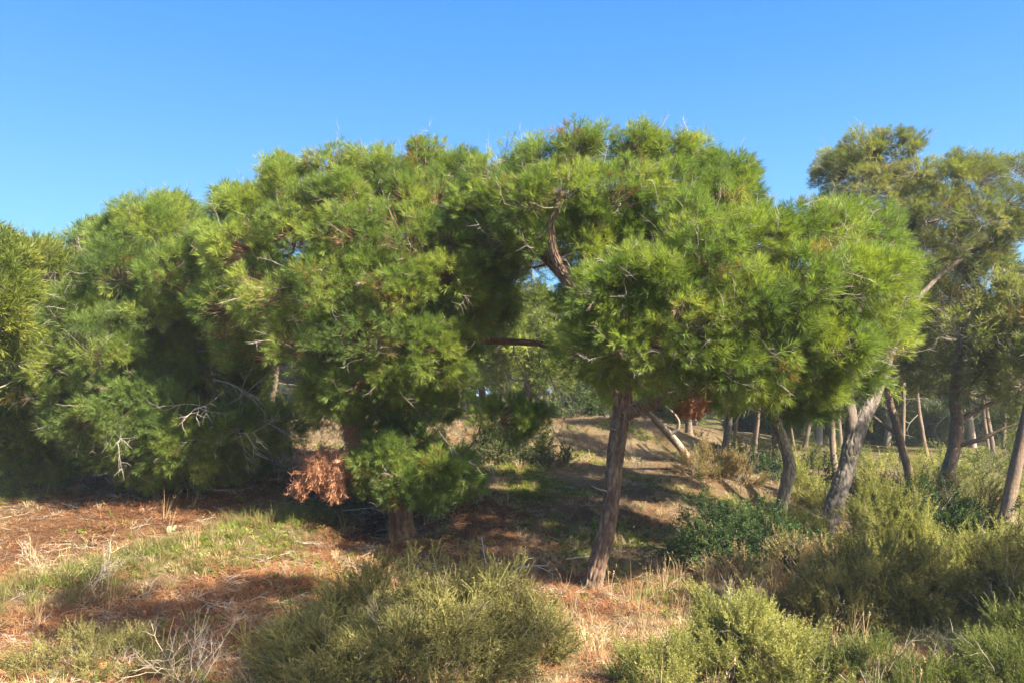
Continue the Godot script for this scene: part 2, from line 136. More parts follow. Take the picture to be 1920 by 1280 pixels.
func thing(called: String, label: String, category: String, at: Vector3, group := "") -> Node3D:
	var o := Node3D.new()
	o.name = numbered(called)
	o.position = at
	add_child(o, true)
	tag(o, label, category, group)
	return o

func part(called: String, me: Mesh, mat: Material, parent: Node) -> MeshInstance3D:
	var o := MeshInstance3D.new()
	o.name = called
	o.mesh = me
	for k in me.get_surface_count():
		me.surface_set_material(k, mat)
	parent.add_child(o, true)
	return o

func scatter(called: String, me: Mesh, mat: Material, xf: Array, cols: PackedColorArray, parent: Node) -> MultiMeshInstance3D:
	var m := MultiMesh.new()
	m.transform_format = MultiMesh.TRANSFORM_3D
	m.use_colors = true
	m.mesh = me
	m.instance_count = xf.size()
	for k in xf.size():
		m.set_instance_transform(k, xf[k])
		m.set_instance_color(k, cols[k])
	var o := MultiMeshInstance3D.new()
	o.name = called
	o.multimesh = m
	o.material_override = mat
	parent.add_child(o, true)
	o.set_meta("kind", "stuff")
	return o

func along(dir: Vector3, turn: float, s: float) -> Basis:
	var y := dir.normalized()
	var x := y.cross(Vector3.FORWARD if absf(y.z) < 0.9 else Vector3.RIGHT).normalized()
	x = x.rotated(y, turn)
	return Basis(x * s, y * s, x.cross(y) * s)

func mixc(a: Color, b: Color, t: float) -> Color:
	return a.lerp(b, clampf(t, 0.0, 1.0))

# ------------------------------------------------------------------ terrain
func make_heights() -> void:
	H.resize(HN * HM)
	for j in HM:
		for k in HN:
			var x := HX + k * 0.5
			var z := HZ + j * 0.5
			var s := 0.9 + 0.05 * absf(z)
			var sum := 0.0
			var tot := 0.0
			for p in TERRAIN:
				var dx: float = p[0] - x
				var dz: float = p[1] - z
				var w := 1.0 / pow(dx * dx + dz * dz + s * s, 2.2)
				sum += w * p[2]
				tot += w
			H[j * HN + k] = sum / tot

func base_h(x: float, z: float) -> float:
	var fx := clampf((x - HX) * 2.0, 0.0, HN - 1.001)
	var fz := clampf((z - HZ) * 2.0, 0.0, HM - 1.001)
	var k := int(fx)
	var j := int(fz)
	var u := fx - k
	var w := fz - j
	return lerpf(lerpf(H[j * HN + k], H[j * HN + k + 1], u), lerpf(H[(j + 1) * HN + k], H[(j + 1) * HN + k + 1], u), w)

func ground_h(x: float, z: float) -> float:
	return base_h(x, z) + 0.24 * bank_at(x, z) - 0.10 * bank_at(x - 1.1, z + 0.3) + 0.05 * lump.get_noise_2d(x * 7.0, z * 7.0) + 0.018 * fine.get_noise_2d(x * 22.0, z * 22.0)

const FEET := [[0.97, -9.7, 1.0], [-1.71, -12.0, 2.4], [-5.1, -13.0, 3.6], [-8.8, -13.6, 2.6], [-3.4, -9.2, 1.9], [-3.6, -7.4, 1.8], [-6.2, -10.0, 2.0]]

func bank_at(x: float, z: float) -> float:
	# the weedy crest of the left bank, running from the near left up towards the red trunk
	var a := Vector2(-5.1, -8.6)
	var b := Vector2(-3.0, -11.8)
	var p := Vector2(x, z)
	var t := clampf((p - a).dot(b - a) / (b - a).length_squared(), 0.0, 1.0)
	return exp(-pow(p.distance_to(a.lerp(b, t)) / 0.62, 2.0))

func litter_at(x: float, z: float) -> float:
	var l := 0.0
	for p in FEET:
		var d: float = Vector2(x - p[0], z - p[1]).length() / p[2]
		l = maxf(l, 1.15 - d * 0.75)
	return clampf(l - 0.9 * bank_at(x, z) + 0.55 * lump.get_noise_2d(x * 3.1 + 40.0, z * 3.1), 0.0, 1.0)

func green_at(x: float, z: float) -> float:
	var g := lump.get_noise_2d(x * 4.0, z * 4.0 + 90.0) * 1.3
	g += 0.8 * exp(-(pow(x - 0.2, 2) + pow(z + 12.8, 2) * 0.6) / 3.4)   # meadow patch between the two pines
	g += 0.8 * bank_at(x, z)
	g += 0.9 * clampf((x - 8.5) / 3.0, 0.0, 1.0) * clampf((-z - 13.0) / 4.0, 0.0, 1.0)
	return clampf(g, 0.0, 1.0)

func ground_col(x: float, z: float) -> Color:
	var l := litter_at(x, z)
	var g := green_at(x, z)
	var s := fine.get_noise_2d(x * 9.0, z * 9.0)
	var soil := mixc(Color(0.29, 0.228, 0.148), Color(0.39, 0.322, 0.21), 0.5 + s)
	var needle := mixc(Color(0.215, 0.118, 0.07), Color(0.31, 0.19, 0.115), 0.5 + s)
	var moss := mixc(Color(0.17, 0.185, 0.055), Color(0.26, 0.25, 0.085), 0.5 + s)
	var c := mixc(soil, needle, l * 1.4)
	return mixc(c, moss, (g - 0.25) * 1.4 * (1.0 - 0.9 * l))

func make_ground() -> void:
	var xs := PackedFloat32Array()
	var zs := PackedFloat32Array()
	var x := -13.0
	while x <= 14.0:
		xs.append(x); x += 0.1
	var step := 0.14
	while x < 420.0:
		xs.append(x); step *= 1.13; x += step
	var left := PackedFloat32Array()
	x = -13.0; step = 0.12
	while x > -420.0:
		step *= 1.13; x -= step; left.append(x)
	left.reverse()
	left.append_array(xs)
	xs = left
	var z := -4.0
	while z >= -22.0:
		zs.append(z); z -= 0.1
	step = 0.12
	while z > -520.0:
		zs.append(z); step *= 1.11; z -= step
	var near := PackedFloat32Array()
	z = -4.0; step = 0.12
	while z < 60.0:
		step *= 1.2; z += step; near.append(z)
	near.reverse()
	near.append_array(zs)
	zs = near
	var b := Buf.new()
	var w := xs.size()
	for j in zs.size():
		for k in w:
			b.v.append(Vector3(xs[k], ground_h(xs[k], zs[j]), zs[j]))
			b.c.append(ground_col(xs[k], zs[j]))
	for j in zs.size():
		for k in w:
			var dx := b.v[j * w + mini(k + 1, w - 1)] - b.v[j * w + maxi(k - 1, 0)]
			var dz := b.v[maxi(j - 1, 0) * w + k] - b.v[mini(j + 1, zs.size() - 1) * w + k]
			b.n.append(dz.cross(dx).normalized())
	for j in zs.size() - 1:
		for k in w - 1:
			var a := j * w + k
			b.i.append(a); b.i.append(a + w); b.i.append(a + 1)
			b.i.append(a + 1); b.i.append(a + w); b.i.append(a + w + 1)
	var o := part("ground", b.mesh(), M.ground, self)
	tag(o, "", "", "", "structure")

# ------------------------------------------------------------------ materials
func stroke_texture(size: int, count: int, reach: float, lo: float, hi: float, seed_: int) -> ImageTexture:
	# tangled fallen needles and straws: short strokes of differing tone
	var r := RandomNumberGenerator.new()
	r.seed = seed_
	var im := Image.create(size, size, false, Image.FORMAT_RGB8)
	im.fill(Color(lo * 0.9, lo * 0.88, lo * 0.86))
	for k in count:
		var p := Vector2(r.randf() * size, r.randf() * size)
		var d := Vector2.RIGHT.rotated(r.randf() * TAU)
		var g := r.randf_range(lo, hi)
		var c := Color(g, g * r.randf_range(0.90, 1.0), g * r.randf_range(0.78, 1.0))
		for s in int(reach * r.randf_range(0.5, 1.3)):
			var q := p + d * s
			im.set_pixel(posmod(int(q.x), size), posmod(int(q.y), size), c)
			d = d.rotated(r.randf_range(-0.03, 0.03))
	return ImageTexture.create_from_image(im)

func noise_texture(freq: float, lo: Color, hi: Color, seed_: int, kind := FastNoiseLite.TYPE_SIMPLEX_SMOOTH) -> ImageTexture:
	var nz := FastNoiseLite.new()
	nz.noise_type = kind
	nz.seed = seed_
	nz.frequency = freq
	nz.fractal_octaves = 5
	var im := nz.get_seamless_image(256, 256)
	var out := Image.create(256, 256, false, Image.FORMAT_RGB8)
	for y in 256:
		for x in 256:
			out.set_pixel(x, y, lo.lerp(hi, im.get_pixel(x, y).r))
	return ImageTexture.create_from_image(out)

func make_materials() -> void:
	var g := StandardMaterial3D.new()
	g.vertex_color_use_as_albedo = true
	g.albedo_texture = stroke_texture(1024, 26000, 34.0, 0.5, 1.0, 7)
	g.uv1_triplanar = true
	g.uv1_world_triplanar = true
	g.uv1_scale = Vector3.ONE * 0.62
	g.heightmap_enabled = true
	g.heightmap_texture = g.albedo_texture
	g.heightmap_scale = 1.2
	g.roughness = 0.95
	g.metallic_specular = 0.2
	M.ground = g
	var b := StandardMaterial3D.new()
	b.vertex_color_use_as_albedo = true
	b.albedo_texture = noise_texture(0.03, Color(0.62, 0.60, 0.58), Color(1, 1, 1), 3)
	b.uv1_triplanar = true
	b.uv1_scale = Vector3(3.0, 1.2, 3.0)
	b.heightmap_enabled = true
	b.heightmap_texture = b.albedo_texture
	b.heightmap_scale = 1.0
	b.roughness = 0.9
	b.metallic_specular = 0.25
	M.bark = b
	var w := StandardMaterial3D.new()
	w.vertex_color_use_as_albedo = true
	w.roughness = 0.9
	w.metallic_specular = 0.25
	M.wood = w
	var n := StandardMaterial3D.new()
	n.vertex_color_use_as_albedo = true
	n.roughness = 0.5
	n.metallic_specular = 0.35
	n.backlight_enabled = true
	n.backlight = Color(0.97, 1.0, 0.55)
	n.cull_mode = BaseMaterial3D.CULL_DISABLED
	M.needle = n
	var l := StandardMaterial3D.new()
	l.vertex_color_use_as_albedo = true
	l.roughness = 0.65
	l.metallic_specular = 0.3
	l.backlight_enabled = true
	l.backlight = Color(0.86, 0.9, 0.5)
	l.cull_mode = BaseMaterial3D.CULL_DISABLED
	M.leaf = l
	var d := StandardMaterial3D.new()
	d.vertex_color_use_as_albedo = true
	d.roughness = 0.85
	d.metallic_specular = 0.2
	d.backlight_enabled = true
	d.backlight = Color(0.4, 0.36, 0.28)
	d.cull_mode = BaseMaterial3D.CULL_DISABLED
	M.dry = d
	var c := StandardMaterial3D.new()
	c.vertex_color_use_as_albedo = true
	c.roughness = 0.8
	c.albedo_texture = noise_texture(0.05, Color(0.7, 0.68, 0.66), Color(1, 1, 1), 9)
	c.uv1_triplanar = true
	c.uv1_scale = Vector3.ONE * 6.0
	M.plain = c

# ------------------------------------------------------------------ needle tufts and sprays
func add_tuft(b: Buf, tr: Transform3D, count: int, reach: float, wide: float, spread: float, tint: Color, droop := 0.0) -> void:
	# a bottle-brush of needles round the end of a twig
	for k in count:
		var t := rf(0.0, 1.0)
		var a := rf(0, TAU)
		var open := deg_to_rad(lerpf(64.0, 14.0, t) * spread) + rf(-0.16, 0.16)
		var rad := Vector3(cos(a), 0, sin(a))
		var d := (Vector3.UP * cos(open) + rad * sin(open)).normalized()
		var p := Vector3.UP * (t * 0.085)
		var s := d.cross(rv()).normalized() * wide * 0.5
		var le := reach * rf(0.75, 1.15)
		var mid := p + d * le * 0.5
		var tip := p + (d + Vector3.DOWN * droop * 0.5 + rad * rf(-0.08, 0.16)).normalized() * le
		var tone := rf(0.78, 1.22)
		var col := Color(tint.r * tone, tint.g * tone, tint.b * tone)
		b.tri(tr * p, tr * (mid + s), tr * (mid - s), col)
		b.tri(tr * (mid - s), tr * (mid + s), tr * tip, col)

func make_sprig(many: int, count: int, reach: float, wide: float, spread: float, droop := 0.0) -> ArrayMesh:
	# a branchlet: one leading tuft and a whorl of side tufts on short twigs
	var b := Buf.new()
	for t in many:
		var side := Vector3.RIGHT.rotated(Vector3.UP, TAU * t / many + rf(-0.4, 0.4))
		var off := Vector3.ZERO if t == 0 else side * rf(0.06, 0.13) + Vector3.DOWN * rf(-0.02, 0.16)
		var dir := Vector3.UP + rv() * 0.15 if t == 0 else Vector3.UP + side * rf(0.4, 1.0) + rv() * 0.2
		var tone := rf(0.8, 1.2)
		var tint := Color(tone, tone, tone)
		if rng.randf() < 0.07 and droop == 0.0:
			tint = Color(1.7, 1.0, 0.95)
		elif rng.randf() < 0.25:
			tint = Color(1.35, 1.2, 1.0)
		add_tuft(b, Transform3D(along(dir, rf(0, TAU), rf(0.85, 1.15)), off), count, reach, wide, spread, tint, droop)
		b.tube(PackedVector3Array([Vector3.DOWN * 0.20, off * 0.6 + Vector3.DOWN * 0.08, off + dir.normalized() * 0.06]), PackedFloat32Array([0.005, 0.004, 0.0025]), 3, Color(1.9, 1.0, 2.2))
	return b.mesh()

func make_tufts() -> void:
	for k in 8:
		tufts.append(make_sprig(5 + k % 4, 36, rf(0.10, 0.13), 0.0054, rf(0.9, 1.15)))
	for k in 5:
		far_tufts.append(make_sprig(6, 16, rf(0.12, 0.14), 0.012, rf(1.0, 1.2)))
	for k in 3:
		dead_tufts.append(make_sprig(3, 20, 0.13, 0.011, 0.75, 1.6))

# ------------------------------------------------------------------ pines
const G_DEEP := Color(0.115, 0.175, 0.056)
const G_MID := Color(0.185, 0.26, 0.062)
const G_YOUNG := Color(0.31, 0.36, 0.08)
const G_GREY := Color(0.165, 0.195, 0.08)
const G_BROWN := Color(0.27, 0.125, 0.048)
const TWIG := Color(0.20, 0.155, 0.12)
const TWIG_PALE := Color(0.40, 0.36, 0.32)
const BARK_RED := Color(0.30, 0.165, 0.10)
const BARK_TAN := Color(0.34, 0.24, 0.165)
const BARK_GREY := Color(0.25, 0.215, 0.185)

func v3(a: Array) -> Vector3:
	return Vector3(a[0], a[1], a[2])

func curve(rows: Array, step: float) -> Array:
	# Catmull-Rom through [x, y, z, radius] rows -> [points, radii]
	var pts := PackedVector3Array()
	var rad := PackedFloat32Array()
	var m := rows.size()
	for k in m - 1:
		var p0 := v3(rows[maxi(k - 1, 0)])
		var p1 := v3(rows[k])
		var p2 := v3(rows[k + 1])
		var p3 := v3(rows[mini(k + 2, m - 1)])
		var n := maxi(1, int(p1.distance_to(p2) / step))
		for s in n:
			var t := float(s) / n
			pts.append(p1.cubic_interpolate(p2, p0, p3, t))
			rad.append(lerpf(rows[k][3], rows[k + 1][3], t))
	pts.append(v3(rows[m - 1]))
	rad.append(rows[m - 1][3])
	return [pts, rad]

func bark_mesh(rows: Array, origin: Vector3, sides: int, step: float, a: Color, b2: Color, depth: float, flare: bool, long := 0.34) -> ArrayMesh:
	var cr := curve(rows, step)
	var pts: PackedVector3Array = cr[0]
	var rad: PackedFloat32Array = cr[1]
	var b := Buf.new()
	var m := pts.size()
	var side := Vector3.RIGHT
	var run := 0.0
	var w := sides + 1
	for j in m:
		var t := (pts[mini(j + 1, m - 1)] - pts[maxi(j - 1, 0)]).normalized()
		side = (side - t * side.dot(t)).normalized()
		var up := t.cross(side)
		if j > 0: run += pts[j].distance_to(pts[j - 1])
		var r := rad[j]
		for s in w:
			var an := TAU * (s % sides) / sides
			var o := side * cos(an) + up * sin(an)
			var q := Vector3(cos(an) * 0.2, run * long, sin(an) * 0.2)
			var warp := 0.02 * fine.get_noise_3d(q.x * 60.0, run * 8.0, q.z * 60.0)
			q = q * 0.68 + Vector3(warp, warp * 0.6, -warp)
			var crack := plates.get_noise_3d(q.x, q.y, q.z) + 1.0          # 0 at the cracks
			var id := plate_id.get_noise_3d(q.x, q.y, q.z)
			var lift := smoothstep(0.05, 0.22, crack) * depth + 0.25 * depth * fine.get_noise_3d(q.x * 130.0, q.y * 130.0, q.z * 130.0)
			var root := 0.0
			if flare and run < 0.45:
				root = pow(1.0 - run / 0.45, 2.0) * (0.35 + 0.35 * sin(an * 5.0 + 1.3))
			var rr := r * (0.92 + root) + lift + r * 0.06 * fine.get_noise_3d(cos(an) * 6.0, run * 9.0, sin(an) * 6.0)
			b.v.append(pts[j] + o * rr - origin)
			var col := mixc(a, b2, 0.5 + 0.6 * id)
			b.c.append(col * (0.9 + 0.25 * fine.get_noise_3d(q.x * 90.0, run * 30.0, q.z * 90.0)))
	for j in m:
		for s in w:
			var dx := b.v[j * w + (s + 1) % sides] - b.v[j * w + (s - 1 + sides) % sides]
			var dy := b.v[mini(j + 1, m - 1) * w + s] - b.v[maxi(j - 1, 0) * w + s]
			b.n.append(dx.cross(dy).normalized())
	for j in m - 1:
		for s in sides:
			var p := j * w + s
			b.i.append(p); b.i.append(p + w); b.i.append(p + 1)
			b.i.append(p + 1); b.i.append(p + w); b.i.append(p + w + 1)
	# normals must point outwards
	var flip := 0.0
	for s in sides:
		flip += b.n[s].dot(b.v[s] + origin - pts[0])
	if flip < 0.0:
		for k in b.n.size():
			b.n[k] = -b.n[k]
	return b.mesh()

func twig_fork(b: Buf, p: Vector3, d: Vector3, le: float, r: float, col: Color, forks: int) -> void:
	# a bare twig with side twigs, gently bent
	var pts := PackedVector3Array([p])
	var rad := PackedFloat32Array([r])
	var q := p
	var dir := d.normalized()
	for k in 4:
		dir = (dir + rv() * 0.22).normalized()
		q += dir * le / 4.0
		pts.append(q)
		rad.append(r * (1.0 - 0.2 * (k + 1)))
		if forks > 0 and k > 0:
			for f in 1 + rng.randi() % 2:
				twig_fork(b, q, dir + rv() * 0.9, le * rf(0.35, 0.6), r * 0.6, col, forks - 1)
	b.tube(pts, rad, 3, col)

func build_pine(called: String, label: String, group: String, spec: Dictionary, look: Dictionary) -> Node3D:
	var trunk: Array = spec.trunk
	var foot := v3(trunk[0])
	foot.y = minf(foot.y, ground_h(foot.x, foot.z))
	var tree := thing(called, label, "tree", foot, group)
	var rows := trunk.duplicate(true)
	var below: Array = rows[0].duplicate()
	below[1] = foot.y - 0.15
	rows.push_front(below)
	var near: bool = look.get("near", false)
	var depth: float = look.get("depth", 0.012)
	part("trunk", bark_mesh(rows, foot, 72 if near else 14, 0.03 if near else 0.2, look.get("bark_a", BARK_GREY), look.get("bark_b", BARK_TAN), depth, true, look.get("plate", 0.6)), M.bark, tree)
	var skel := []   # [point, radius]
	var cr := curve(trunk, 0.25)
	for k in cr[0].size():
		if k > cr[0].size() * look.get("bare", 0.25):
			skel.append([cr[0][k], cr[1][k]])
	for li in spec.limbs:
		part("limb", bark_mesh(li, foot, 30 if near else 9, 0.05 if near else 0.2, mixc(look.get("bark_a", BARK_GREY), TWIG, 0.6), mixc(look.get("bark_b", BARK_TAN), TWIG, 0.5), depth * 0.45, false), M.bark, tree)
		cr = curve(li, 0.25)
		for k in cr[0].size():
			skel.append([cr[0][k], cr[1][k]])
	var lobes: Array = spec.lobes.duplicate()
	var mid := v3(trunk[trunk.size() - 1])
	var core := Vector3.ZERO
	for lo in lobes:
		core += v3(lo) / lobes.size()
	core.y -= 0.4
	lobes.sort_custom(func(a, b): return v3(a).distance_to(mid) < v3(b).distance_to(mid))
	for lo in lobes:
		bough(tree, foot, lo, lobes, skel, look, core)
	return tree

func bough(tree: Node3D, foot: Vector3, lo: Array, lobes: Array, skel: Array, look: Dictionary, core: Vector3) -> void:
	var c := v3(lo)
	var outer := (c - core).normalized()   # a pine crown is leafy outside and bare inside
	var r: float = lo[3]
	var best := 1e9
	var at := 0
	for k in skel.size():
		var p: Vector3 = skel[k][0]
		var d := p.distance_to(c) + 1.2 * maxf(0.0, p.y - c.y + 0.1)
		if d < best:
			best = d; at = k
	var p0: Vector3 = skel[at][0]
	var r0: float = minf(skel[at][1] * 0.75, 0.010 + 0.014 * p0.distance_to(c) + r * 0.02)
	var outd := (c - p0)
	var gap := outd.length()
	outd = outd.normalized() if gap > 0.05 else Vector3.UP
	var q := c - outd * r * 0.35
	var b := Buf.new()
	var pts := PackedVector3Array()
	var rad := PackedFloat32Array()
	var wood := mixc(TWIG, look.get("bark_a", BARK_GREY), 0.6)
	var bow := rv() * 0.12 * gap + Vector3.DOWN * 0.10 * gap
	for k in 6:
		var t := k / 5.0
		var pp := p0.lerp(q, t) + bow * (4.0 * t * (1.0 - t)) * 0.8 + rv() * 0.012
		pts.append(pp - foot)
		rad.append(lerpf(r0, 0.007, t))
		if k > 1:
			skel.append([pp, lerpf(r0, 0.007, t)])
	b.tube(pts, rad, 6, wood)
	var dens: float = look.get("density", 1.0)
	var ts: float = look.get("tuft", 0.86)
	var count := int(4.0 * PI * r * r / 0.026 * dens / (ts * ts)) + 6
	var xf: Array = []
	var cols: Array = []
	var kinds: Array = look.get("tufts", tufts)
	var variety: Array = [kinds[rng.randi() % kinds.size()]]
	for k in variety.size():
		xf.append([])
		cols.append(PackedColorArray())
	var dark: Color = look.get("deep", G_DEEP)
	var mid: Color = look.get("mid", G_MID)
	var young: Color = look.get("young", G_YOUNG)
	var lobe_tone := rf(-0.15, 0.2)
	for k in count:
		var d := ball_dir()
		if d.y < -0.35 and rng.randf() < 0.5: continue
		if d.dot(outer) < -0.15 and rng.randf() < 0.8: continue
		var e := c + d * r
		var puff := clump.get_noise_3d(e.x * 2.6, e.y * 2.6, e.z * 2.6)
		var rr := r * (0.66 + 0.30 * sqrt(rng.randf())) * (1.05 + 0.55 * puff)
		if puff < -0.12 and rng.randf() < 0.55: continue
		var p := c + Vector3(d.x, d.y * 0.92, d.z) * rr
		var inside := 0
		for o in lobes:
			var dx: float = o[0] - p.x
			var dy: float = o[1] - p.y
			var dz: float = o[2] - p.z
			if dx * dx + dy * dy + dz * dz < o[3] * o[3] * 0.5: inside += 1
		if inside > 1 and rng.randf() < 0.8: continue
		if clump.get_noise_3d(p.x * 2.4, p.y * 2.4, p.z * 2.4) < look.get("gap", -0.32): continue
		var axis: Vector3 = (d + outd * 0.35 + Vector3.UP * look.get("up", 0.4) + rv() * 0.35).normalized()
		var stem := q.lerp(p, 0.15) - foot
		var tipp := p - foot
		var kink := (stem + tipp) * 0.5 + rv() * 0.05 * r + Vector3.DOWN * 0.05 * r
		var bare := rng.randf()
		if bare < look.get("dead", 0.13) * (2.0 if d.y < 0.0 else 0.8):
			b.tube(PackedVector3Array([stem, kink, tipp]), PackedFloat32Array([0.006, 0.005, 0.004]), 3, mixc(wood, TWIG_PALE, 0.4))
			twig_fork(b, tipp, axis + rv() * 0.5, rf(0.15, 0.32), 0.0042, mixc(wood, TWIG_PALE, rf(0.3, 1.0)), 1)
			continue
		b.tube(PackedVector3Array([stem, kink, tipp]), PackedFloat32Array([0.0065, 0.005, 0.0035]), 3, wood)
		var tone := 0.50 + lobe_tone + 0.75 * clump.get_noise_3d(p.x * 1.3 + 30.0, p.y * 1.3, p.z * 1.3) + rf(-0.18, 0.18)
		var rusty := clump.get_noise_3d(p.x * 1.7, p.y * 1.7 + 60.0, p.z * 1.7) > 0.28 and rng.randf() < 0.16
		var cc := mixc(dark, mid, tone * 2.0) if tone < 0.5 else mixc(mid, young, tone * 2.0 - 1.0)
		if rusty: cc = mixc(cc, G_BROWN, rf(0.3, 0.85))
		xf[0].append(Transform3D(along(axis, rf(0, TAU), ts * rf(0.7, 1.25)), tipp))
		cols[0].append(cc * rf(0.85, 1.18))
	var node := part("bough", b.mesh(), M.wood, tree)
	for u in variety.size():
		if xf[u].size():
			scatter("needles", variety[u], M.needle, xf[u], cols[u], node)

func dead_bough(tree: Node3D, foot: Vector3, c: Vector3, r: float, from: Vector3, count: int, label: String) -> void:
	# a hanging dead bough: pale twigs and drooping rust-brown needles
	var b := Buf.new()
	b.tube(PackedVector3Array([from - foot, from.lerp(c, 0.5) + Vector3(0.02, 0.08, 0.0) - foot, c - foot]), PackedFloat32Array([0.018, 0.013, 0.008]), 6, TWIG)
	var xf: Array = [[], [], []]
	var cols: Array = [PackedColorArray(), PackedColorArray(), PackedColorArray()]
	for k in count:
		# side twigs arch out and hang; the needles still cling along their lower half
		var d := ball_dir()
		d.y = absf(d.y) * 0.6
		var p := c + rv() * r * 0.25
		var pts := PackedVector3Array([p - foot])
		var le := r * rf(0.6, 1.5)
		var tint := mixc(Color(0.29, 0.135, 0.075), Color(0.50, 0.26, 0.155), rng.randf())
		for t in 5:
			d = (d + Vector3.DOWN * 0.42 + rv() * 0.15).normalized()
			p += d * le / 5.0
			pts.append(p - foot)
			for e in 2:
				var u := rng.randi() % 3
				xf[u].append(Transform3D(along(d + Vector3.DOWN * 0.5 + rv() * 0.6, rf(0, TAU), rf(0.6, 1.0)), p - foot + rv() * 0.04))
				cols[u].append(tint * rf(0.6, 1.2))
		b.tube(pts, PackedFloat32Array([0.007, 0.006, 0.005, 0.004, 0.003, 0.002]), 3, mixc(TWIG, TWIG_PALE, rf(0.2, 0.9)))
	var node := part("dead_bough", b.mesh(), M.wood, tree)
	tag(node, label)
	for u in 3:
		if xf[u].size():
			scatter("brown_needles", dead_tufts[u], M.dry, xf[u], cols[u], node)

func bare_branch(tree: Node, foot: Vector3, from: Vector3, dir: Vector3, le: float, r: float, col: Color, forks: int, label := "") -> void:
	var b := Buf.new()
	twig_fork(b, from - foot, dir, le, r, col, forks)
	var o := part("dead_branch", b.mesh(), M.wood, tree)
	if label: tag(o, label)

func wild_spec(x: float, z: float, tall: float, wide: float, lean: float, r: float, seed_: int, shape := 0) -> Dictionary:
	# a pine of the wood behind, grown from a few numbers
	rng.seed = seed_
	var y := ground_h(x, z)
	var sway := Vector3(rf(-1, 1), 0, rf(-1, 1)) * 0.32
	var trunk := []
	for k in 7:
		var t := k / 6.0
		trunk.append([x + lean * t * t * tall + sway.x * sin(t * 4.0), y + tall * 0.9 * t, z + sway.z * sin(t * 3.0), lerpf(r, r * 0.25, t)])
	var lobes := []
	var cx: float = x + lean * tall * 0.8
	var n := 15
	for k in n:
		var a := k * 2.4 + rf(-0.4, 0.4)
		var t := (k + 0.5) / n
		var yy := lerpf(0.52 if shape == 0 else 0.66, 0.96, t)
		var reach := wide * (sqrt(maxf(0.0, 1.0 - pow((yy - 0.62) / 0.45, 2.0)))) * rf(0.55, 0.85)
		lobes.append([cx + cos(a) * reach, y + tall * yy - wide * 0.15, z + sin(a) * reach, wide * rf(0.30, 0.42)])
	return {"trunk": trunk, "limbs": [], "lobes": lobes}

# ------------------------------------------------------------------ shrubs, grass
func spray_broom() -> ArrayMesh:      # thin green wands with few tiny leaves
	var b := Buf.new()
	for k in 7:
		var d := (Vector3.UP + rv() * Vector3(0.6, 0.2, 0.6)).normalized()
		var p := rv() * 0.03
		var bend := rv() * 0.5 + Vector3.DOWN * 0.25
		var le := rf(0.045, 0.085)
		var s := d.cross(rv()).normalized() * 0.0035
		for j in 4:
			var d2 := (d + bend * 0.35).normalized()
			var p2 := p + d2 * le
			var g := rf(0.8, 1.15)
			b.quad(p - s, p + s, p2 + s * 0.8, p2 - s * 0.8, Color(g, g, g))
			for l in 3:
				var ld := (d2 + rv() * 0.9).normalized()
				var ls := ld.cross(rv()).normalized() * 0.0045
				var lp := p.lerp(p2, rng.randf())
				var g2 := rf(0.8, 1.25)
				b.tri(lp - ls, lp + ls, lp + ld * rf(0.02, 0.04), Color(g2, g2, g2 * 0.9))
			p = p2; d = d2
	return b.mesh()

func spray_plume() -> ArrayMesh:      # a feathery upright plume
	var b := Buf.new()
	for k in 4:
		var d := (Vector3.UP + rv() * Vector3(0.45, 0.1, 0.45)).normalized()
		var p := rv() * 0.025
		var le := rf(0.16, 0.27)
		b.tube(PackedVector3Array([p, p + d * le]), PackedFloat32Array([0.0022, 0.001]), 3, Color(0.9, 0.85, 0.8))
		for l in 34:
			var t := rng.randf()
			var ld := (d * 0.75 + ball_dir() * 0.9).normalized()
			var ls := ld.cross(rv()).normalized() * 0.0032
			var lp := p + d * le * t
			var g := rf(0.75, 1.25)
			b.tri(lp - ls, lp + ls, lp + ld * lerpf(0.05, 0.022, t) * rf(0.7, 1.2), Color(g, g, g * 0.92))
	return b.mesh()

func spray_leafy() -> ArrayMesh:      # a short twig dense with small leaves
	var b := Buf.new()
	for k in 3:
		var d := (Vector3.UP + rv() * 0.6).normalized()
		var p := rv() * 0.03
		b.tube(PackedVector3Array([p, p + d * 0.15]), PackedFloat32Array([0.003, 0.0015]), 3, Color(1.3, 0.8, 0.7))
		for l in 20:
			var lp := p + d * 0.16 * rng.randf()
			var ld := (d * 0.5 + ball_dir()).normalized()
			var ls := ld.cross(rv()).normalized() * 0.0065
			var m := lp + ld * rf(0.014, 0.02)
			var g := rf(0.7, 1.25)
			b.tri(lp, m + ls, m - ls, Color(g, g, g))
			b.tri(m - ls, m + ls, lp + ld * rf(0.03, 0.042), Color(g, g, g))
	return b.mesh()

func blades(count: int, tall: float, wide: float, splay: float, heads: bool) -> ArrayMesh:
	var b := Buf.new()
	for k in count:
		var a := rf(0, TAU)
		var o := Vector3(cos(a), 0, sin(a))
		var p := o * rf(0.0, 0.05) + Vector3.DOWN * 0.02
		var h := tall * rf(0.5, 1.15)
		var s := o.cross(Vector3.UP).rotated(Vector3.UP, rf(-0.9, 0.9)) * wide * 0.5
		var lean := o * splay * rf(0.2, 1.2)
		var m := p + Vector3.UP * h * 0.55 + lean * h * 0.35
		var t := p + Vector3.UP * h * rf(0.75, 1.0) + lean * h * 1.0
		var g := rf(0.7, 1.2)
		var col := Color(g, g, g * rf(0.9, 1.05))
		b.quad(p - s, p + s, m + s * 0.8, m - s * 0.8, col)
		b.tri(m - s * 0.8, m + s * 0.8, t, col)
		if heads and k % 3 == 0:
			for l in 5:
				var ld := (Vector3.UP * 0.6 + ball_dir()).normalized()
				var hp := m.lerp(t, rf(0.5, 1.0))
				var hs := ld.cross(rv()).normalized() * 0.004
				b.tri(hp - hs, hp + hs, hp + ld * rf(0.015, 0.03), col)
	return b.mesh()

